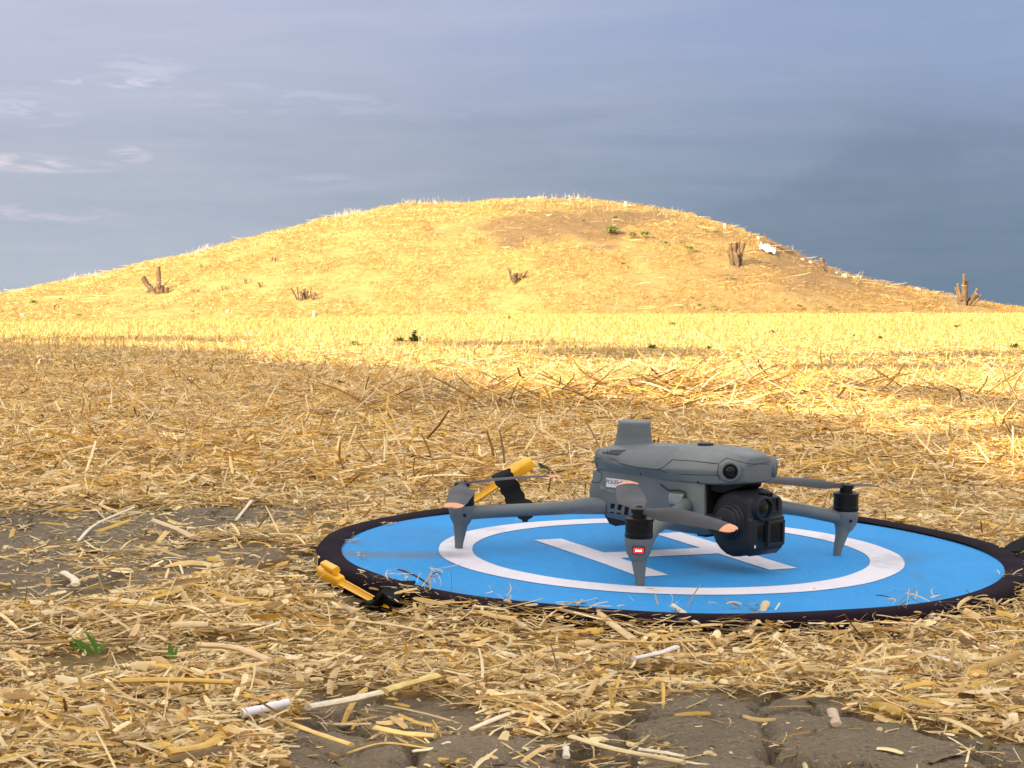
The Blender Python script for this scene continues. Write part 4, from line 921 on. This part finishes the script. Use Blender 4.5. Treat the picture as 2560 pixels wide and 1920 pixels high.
for a in ((56, 790, 5, 'white rock at the far left foot of the mound', M_post), (527, 772, 4, 'white chip at the foot of the left slope', M_post), (570, 780, 5, 'brighter white chip right of the other on the left slope', M_post), (849, 774, 3, 'tiny white chip right of the lower marker post', M_post)): rock(*a)
# ------------------------------------------------------------------ green plants
def leaf_fan(bm, c, r, n, wd, up=.6, cols=None, px=3):
    for i in range(n):
        a = random.uniform(0, 6.28); l = r * random.uniform(.5, 1); el = random.uniform(.15, 1.3) * up * 1.4; d = Vector((math.cos(a) * math.cos(el), math.sin(a) * math.cos(el), math.sin(el))); s = Vector((-math.sin(a), math.cos(a), random.uniform(-.4, .4))).normalized()
        b = c + Vector((random.uniform(-1, 1), random.uniform(-1, 1), 0)) * r * .25; dr = Vector((0, 0, -l * .35)); P_ = [b, b + d * l * .4, b + d * l * .75 + dr * .3, b + d * l + dr]; W_ = [.15, 1, .8, .05]
        R = [[bm.verts.new(p - s * wd * w_ / 2), bm.verts.new(p + s * wd * w_ / 2)] for p, w_ in zip(P_, W_)]
        for x_, y_ in zip(R, R[1:]): bm.faces.new((x_[0], x_[1], y_[1], y_[0]))
def plant(loc, r, n, wd, lb_, name='weed', cat='weed', group=None, col=(.09, .17, .03), up=.6, tall=0):
    bm = bmesh.new(); leaf_fan(bm, Vector((0, 0, 0)), r, n, wd, up)
    if tall:
        for z_ in np.linspace(.2, 1, 5): leaf_fan(bm, Vector((random.uniform(-.1, .1) * tall, 0, tall * z_)), r * (1 - .5 * z_) * .6, max(4, n // 3), wd, .5)
    o = fin(bm, name, M_leaf, None, smooth=False); o.location = Vector(loc)
    rgb_attr(o.data, np.repeat(np.c_[np.array(col)[None] * (.7 + .6 * rng.random((len(o.data.vertices) // 8 + 1, 1))), np.ones(len(o.data.vertices) // 8 + 1)], 8, 0)[:len(o.data.vertices)])
    tag(o, lb_, cat, group or 'green weeds in the straw'); return o
def gk(px_, py_): g = ground_at(px_, py_); return g, g.y / FPX
for px_, py_, r, n, tall, lb_ in ((1037, 860, 28, 46, 26, 'tall dark green leafy weed standing in the shade line left of centre'), (1000, 860, 26, 26, 0, 'low weed leaves just left of the tall dark weed'), (1682, 816, 15, 22, 0, 'compact green weed in the sunlit field right of centre'), (1928, 836, 13, 18, 0, 'small green weed in the field right of the compact one'), (2202, 852, 15, 18, 0, 'green weed in the field below the right foot of the mound'),
        (2534, 876, 24, 22, 0, 'bright green tuft at the far right edge of the field'), (1273, 800, 8, 10, 8, 'tiny upright weed near the far field edge'), (1630, 878, 22, 18, 0, 'grassy green tuft in the shaded band'), (1772, 880, 20, 14, 0, 'faint green tuft right of the shaded one'), (2136, 845, 9, 12, 0, 'small dark weed left of the green weed on the right'), (2396, 822, 18, 12, 0, 'flat green patch near the right field edge'),
        (622, 804, 8, 8, 6, 'tiny weed in the bright strip on the left'), (890, 870, 24, 14, 0, 'pale green tuft left of the tall weed'), (1440, 812, 6, 8, 0, 'speck of green weed in the bright strip at centre'), (336, 838, 10, 8, 0, 'little weed at the left shade line')):
    g, k = gk(px_, py_); plant(g + Vector((0, 0, .02)), r * k, int(n * 1.5), max(.006, 5 * k), lb_, tall=tall * k, col=(.10, .17, .03))
for px_, py_, r, n, lb_ in ((1530, 572, 26, 60, 'largest green weed patch near the top of the mound'), (1580, 588, 16, 34, 'green patch just right of the largest one'), (1612, 585, 18, 34, 'green patch farthest right near the top'), (1538, 546, 11, 16, 'small weed above the largest green patch'), (1662, 610, 11, 14, 'thin green weed below the right patch'), (1788, 584, 9, 16, 'bright weed left of the bundle stump'), (1760, 578, 6, 8, 'tiny weed left of the bright one by the bundle stump'),
        (1725, 622, 16, 22, 'faint green weeds left of the bundle stump foot'), (1820, 692, 12, 14, 'yellow green weed below the bundle stump'), (1558, 664, 8, 14, 'small green weed in mid slope'), (1748, 768, 10, 22, 'dark green bush at the foot of the right slope'), (1784, 771, 10, 12, 'olive bush just right of the dark one'), (1732, 751, 6, 8, 'tiny weed above the dark bush'), (2075, 771, 12, 12, 'flat green weed at the foot of the slope, left of the big stump'), (2000, 768, 14, 10, 'faint olive weed at the foot of the right slope'),
        (84, 757, 15, 34, 'bright green bush at the far left of the mound'), (152, 752, 6, 8, 'small weed right of the far left bush'), (484, 783, 8, 16, 'round green weed at the foot of the left slope'), (750, 648, 5, 8, 'lone green speck high on the left slope'), (200, 792, 10, 14, 'upright weed at the mound foot on the left'), (408, 668, 6, 8, 'dark weed on the left skyline'), (1458, 556, 8, 10, 'weed by the dead branch near the top'), (1700, 610, 8, 8, 'dim weed on the upper right slope'), (505, 672, 8, 8, 'dry green weed on the left skyline slope'), (2340, 756, 12, 8, 'sparse grass left of the big stump')):
    g = Vector(on_mound(px_, py_ + r * .5)); k = g.y / FPX; plant(g + Vector((0, -.1, .10)), r * k, int(n * 1.9), 5.5 * k, lb_, group='green weeds on the mound', col=(.27, .34, .10))
def gtuft(px_, py_, blades, lb_, col=(.13, .30, .05), name='grass_tuft'):
    g, k = gk(px_, py_); P_ = []; bm = bmesh.new()
    for (x0, x1, y1, wd) in blades:
        b = Vector((x0 * k, random.uniform(-.01, .01), 0)); e = Vector((x1 * k, random.uniform(-.02, .01), y1 * k)); m = (b + e) / 2 + Vector((0, 0, abs(y1) * k * .12)); s = Vector(((e - b).z, 0, -(e - b).x)).normalized()
        R = [[bm.verts.new(p - s * wd * k * w_ / 2 + Vector((0, .0015, 0))), bm.verts.new(p), bm.verts.new(p + s * wd * k * w_ / 2)] for p, w_ in zip(spl([b, m, e], 3), (.5, .9, 1, 1, .8, .5, .06))]
        for x_, y_ in zip(R, R[1:]): bm.faces.new((x_[0], x_[1], y_[1], y_[0])); bm.faces.new((x_[1], x_[2], y_[2], y_[1]))
    o = fin(bm, name, M_leaf, None, ang=60); o.location = g + Vector((0, 0, .008)); n = len(o.data.vertices); rgb_attr(o.data, np.c_[np.array(col)[None] * (.8 + .4 * rng.random((n, 1))), np.ones(n)]); tag(o, lb_, 'grass', 'green grass tufts in the foreground straw'); return o
gtuft(228, 1655, [(20, -12, 62, 10), (24, 8, 50, 8), (10, -40, 40, 12), (0, -55, 26, 10), (16, 38, 18, 8), (-10, -60, 44, 7), (-20, -74, 30, 8), (24, 30, 30, 7), (5, -20, 14, 12), (-40, -74, 46, 6), (20, -28, 92, 3)], 'bent green grass tuft in the lower left straw')
gtuft(430, 1672, [(0, -4, 42, 15), (4, 12, 30, 9), (-4, -14, 20, 8)], 'single broad green shoot right of the bent grass tuft')
gtuft(375, 1068, [(0, -14, 30, 4), (4, 12, 24, 4), (-4, -22, 14, 4), (6, 22, 12, 3)], 'small dark green tuft in the straw, upper left', (.10, .15, .04))
gtuft(690, 1078, [(0, -20, 26, 3), (4, 8, 22, 3), (0, -8, 34, 2.5)], 'thin green grass blades left of centre in the straw', (.12, .17, .05))
gtuft(606, 905, [(0, -5, 22, 3), (5, 8, 26, 3), (-5, -14, 12, 3), (10, 18, 10, 3)], 'far green tuft at the left shade line', (.12, .17, .05))
gtuft(190, 938, [(0, -5, 34, 3), (5, 14, 26, 3), (-5, -24, 22, 3), (10, 28, 14, 3)], 'green grass tuft at the left, farther back', (.12, .17, .05))
g, k = gk(1395, 1215); bm = bmesh.new()
for (x0, y0, x1, y1, wd) in ((-50, 52, -10, 18, 14), (-36, 34, 0, 22, 16), (-10, 20, 26, 2, 12), (-58, 12, -24, -4, 9), (-18, 10, 12, -6, 12), (0, 28, 22, 34, 7)):
    a_, b_ = Vector((x0 * k, 0, y0 * k)), Vector((x1 * k, .01, y1 * k)); d = b_ - a_; s = Vector((-d.z, .5 * d.length, d.x)).normalized(); R = []
    for f, w_ in ((0, .1), (.2, .8), (.4, .7), (.55, 1), (.75, .6), (.85, .75), (1, .05)): c = a_ + d * f; R.append([bm.verts.new(c - s * wd * k * w_ / 2), bm.verts.new(c + Vector((0, 0, -.001))), bm.verts.new(c + s * wd * k * w_ / 2)])
    for x_, y_ in zip(R, R[1:]): bm.faces.new((x_[0], x_[1], y_[1], y_[0])); bm.faces.new((x_[1], x_[2], y_[2], y_[1]))
o = fin(bm, 'weed', M_leaf, None, ang=60); o.location = g + Vector((0, 0, .004)); n = len(o.data.vertices); rgb_attr(o.data, np.c_[np.array((.035, .06, .02))[None] * (.8 + .4 * rng.random((n, 1))), np.ones(n)]); tag(o, 'dark jagged green leaves lying right of the slanted yellow peg', 'weed')
# ------------------------------------------------------------------ single large straws of the foreground
def stalk(pts, wpx, col, lb_, lift=.022, name='straw_stalk', hollow=True, mat=None, cat='straw'):
    """pts in photo pixels on the straw surface; wpx width in pixels"""
    P_ = [ground_at(p[0], p[1], lift + (p[2] if len(p) > 2 else 0)) for p in pts]; k = P_[0].y / FPX; o0 = P_[0] - Vector((0, 0, lift))
    sp_ = [p - o0 for p in (spl(P_, 5) if len(P_) > 2 else [P_[0].lerp(P_[1], t) for t in (0, .25, .5, .75, 1)])]; r = wpx * k / 2; bm = bmesh.new()
    rs = [r * random.uniform(.86, 1.1) for _ in sp_]; tube(bm, sp_, [v * (1.2 if not mat else 1) for v in rs], 10, .5 if not mat else .95)
    o = fin(bm, name, mat or M_straw, None, ang=50); o.location = o0
    if not mat: n = len(o.data.vertices); rgb_attr(o.data, np.c_[np.array(col)[None] * (.85 + .3 * rng.random((n, 1))), np.ones(n)])
    tag(o, lb_, cat, 'single large straws in the foreground'); return o
GOLD, PALE, CREAM, BR = (.72, .46, .10), (.78, .58, .30), (.84, .72, .52), (.42, .25, .08)
for a in (([(0, 1608), (180, 1602), (330, 1560), (500, 1520)], 11, BR, 'very long thin brown stalk curving through the left foreground', .018),
          ([(300, 1702), (440, 1700), (585, 1706)], 22, GOLD, 'broad golden stalk below the single green shoot', .02), ([(490, 1612, .004), (590, 1620), (676, 1652)], 24, (.80, .56, .30), 'broad tan leaf of straw right of the single green shoot', .02),
          ([(958, 1728), (1030, 1706), (1092, 1690)], 27, (.80, .58, .20), 'thick yellow stalk beside the bare soil below the pad', .014), ([(770, 1768), (860, 1752), (950, 1732)], 26, CREAM, 'wide pale straw leaf left of the thick yellow stalk', .014),
          ([(420, 1880), (520, 1862), (585, 1812)], 30, GOLD, 'broad bent golden leaf of straw at the bottom left', .016), ([(600, 1770), (700, 1800), (800, 1836), (878, 1862)], 16, (.76, .54, .18), 'long golden stalk pointing onto the dark soil', .012),
          ([(940, 1820), (1010, 1834), (1088, 1840)], 22, (.76, .56, .22), 'golden stalk lying on the dark soil', .006), ([(1032, 1878), (1080, 1872), (1122, 1856)], 12, CREAM, 'small white chip of straw on the dark soil', .005),
          ([(1180, 1822), (1270, 1786), (1380, 1758)], 16, CREAM, 'long pale stalk at the edge of the dark soil', .008), ([(1428, 1842), (1540, 1874), (1710, 1906)], 20, (.84, .68, .36), 'long pale yellow stalk on the soil at the bottom centre', .006),
          ([(1600, 1874), (1660, 1882), (1712, 1892)], 14, CREAM, 'short white straw lying along the long stalk at the bottom', .012), ([(1415, 1868), (1416, 1893)], 15, CREAM, 'short upright pale chip left of the bottom stalk', .006),
          ([(1585, 1646), (1650, 1632), (1690, 1618)], 18, (.86, .78, .70), 'white curved chip of straw under the near rim of the pad', .02), ([(870, 1882), (960, 1858), (1080, 1872)], 8, GOLD, 'thin golden straw at the bottom of the photo', .006) ,
          ([(1495, 1530, .004), (1530, 1560), (1585, 1600)], 20, (.78, .56, .28), 'bent tan leaf leaning on the near rim, left of the middle', .020), ([(1680, 1512, .006), (1706, 1530), (1742, 1560)], 16, CREAM, 'pale straw leaning over the near rim at the middle', .020),
          ([(1915, 1506, .010), (1898, 1546), (1868, 1588)], 17, PALE, 'upright split straw leaf sticking up over the near rim', .016), ([(2068, 1540, .004), (2120, 1556), (2172, 1572)], 24, (.74, .50, .18), 'broad golden straw leaf against the near rim on the right', .016),
          ([(2338, 1524, .006), (2320, 1556), (2312, 1580)], 12, CREAM, 'short pale chip standing by the near rim on the right', .014), ([(2340, 1536), (2440, 1546), (2556, 1532)], 9, PALE, 'long curved straw right of the rim at the right edge', .018),
          ([(1500, 1600), (1640, 1606), (1760, 1600)], 10, (.72, .46, .16), 'long thin orange stalk lying below the near rim', .02), ([(2388, 1640), (2450, 1648), (2520, 1644)], 22, (.82, .64, .34), 'thick pale stalk in the right foreground', .016),
          ([(2260, 1622), (2330, 1640), (2400, 1660)], 14, CREAM, 'white straw chip in the right foreground', .018), ([(2080, 1776), (2092, 1812)], 22, (.62, .46, .32), 'short brown chip standing on the soil edge', .004),
          ([(870, 1548), (915, 1554), (1000, 1566), (1060, 1578)], 11, PALE, 'curved pale straw just below the lying yellow peg', .02), ([(205, 1110), (240, 1078), (283, 1046)], 11, GOLD, 'golden stalk leaning in the straw, upper left', .012), ([(470, 1132), (492, 1094), (516, 1052)], 8, GOLD, 'golden stalk leaning in the straw, left of centre', .012),
          ([(195, 1352), (240, 1310), (335, 1268)], 8, CREAM, 'forked pale straw on the left soil patch', .01), ([(590, 1300), (610, 1275), (628, 1252)], 8, CREAM, 'thin pale straw standing on the left soil patch', .012), ([(385, 1302), (440, 1322), (484, 1344)], 16, PALE, 'broad pale straw on the left soil patch', .008), ([(160, 1432), (186, 1448), (188, 1462)], 18, CREAM, 'bent pale chip on the left soil patch', .006)):
    stalk(*a)
o = stalk([(606, 1784, -.002), (664, 1770), (722, 1756, .003)], 24, None, 'white paper-like tube lying in the lower left straw', .018, 'white_tube', mat=M_tube, cat='tube'); del o['group']
# ------------------------------------------------------------------ unseen trees behind the camera, crowns shaped to cast the near shade
def shade_px(px, py):
    yb = np.interp(px, [-800, 0, 600, 700, 1050, 1150, 1350, 1735, 1900, 2140, 2350, 2560, 3400], [852, 860, 882, 912, 932, 962, 1000, 1035, 1050, 1075, 1130, 1200, 1600])
    m = py > yb
    e = lambda cx, cy, rx, ry: np.hypot((px - cx) / rx, (py - cy) / ry) < 1
    return m | e(1560, 886, 220, 12) | e(2250, 926, 340, 10) | e(1250, 862, 260, 5) | e(2450, 890, 260, 5) | e(250, 852, 420, 6)
def canopy(NC, bx, by, zr, far):
    gx = rng.uniform(*bx, NC); gy = rng.uniform(*by, NC); gz = G(gx, gy); px_, py_ = topx(gx, np.maximum(gy, .9), gz)
    ok = np.where(gy > 2.0, shade_px(px_, py_), True) & ~((gy > 16) & (np.abs(px_ - 1280) > 1700)); gx, gy, gz = gx[ok], gy[ok], gz[ok]
    z = rng.uniform(*zr, len(gx)); t_ = (z - gz) / math.sin(SUN_EL)
    return gx + SUND.x * t_, gy + SUND.y * t_, z, np.full(len(gx), far)  # leaf points set back towards the sun from the wanted shade outline
c1_ = canopy(70000, (-6, 5.5), (-4, 8), (2.7, 5.4), 0.0); c2_ = canopy(42000, (-9, 9), (8, 24), (4.2, 9.5), 1.0)
lx, ly, z, lf = (np.concatenate([a, b]) for a, b in zip(c1_, c2_))
ctr = [(-5.5, -4), (-9, -9), (-15, -13), (-6, -10), (-16, -4), (-11, 0.5), (-10, -4), (-12, -17)]
ctr = np.array(ctr); dist = np.hypot(lx[:, None] - ctr[None, :, 0], ly[:, None] - ctr[None, :, 1]); own = dist.argmin(1)
M_tleaf = tint_mat('tree_leaf', .6, .15, 3, .3)
TL = ['tree shading the pad, nearest behind the photographer', 'second tree of the row behind the photographer', 'tree far back in the row behind the photographer', 'middle tree of the row behind the photographer', 'farthest tree left of the row behind the photographer', 'rearmost tree of the row behind the photographer', 'tree between the middle and rearmost behind the photographer', 'outer left tree behind the photographer']
for i, (cx, cy) in enumerate(ctr):
    k = own == i
    if k.sum() < 30: continue
    t = tag(empty('tree', loc=(cx, cy, 0)), TL[i], 'tree', 'trees behind the camera'); P_ = np.stack([lx[k] - cx, ly[k] - cy, z[k]], 1); n = len(P_)
    a = Acc(); fs_ = .55 + .45 * lf[k]; a.add(strips(P_, rng.uniform(0, 6.28, n), rng.normal(0, .6, n), rng.uniform(.12, .26, n) * fs_, rng.uniform(.08, .16, n) * fs_, pick(n, [(.06, .10, .03), (.09, .13, .04)], (1, 1)), roll=rng.uniform(0, 3.1, n), segs=2, taper=.7)); a.build('crown', M_tleaf, parent=t)
    bm = bmesh.new(); tube(bm, [(0, 0, -.4), (.05, 0, 1.5), (0, .1, 3.4), (.1, 0, 5)], [.24, .19, .14, .07], 12)
    for j in range(14):
        q_ = Vector(P_[random.randrange(n)]); zz = random.uniform(1.6, 4.2); tube(bm, spl([Vector((0, 0, zz)), q_ * .5 + Vector((0, 0, zz * .5 + .3)), q_], 4), [.09 - .008 * m_ for m_ in range(9)], 7)
    fin(bm, 'trunk', M_bark, t, ang=60)
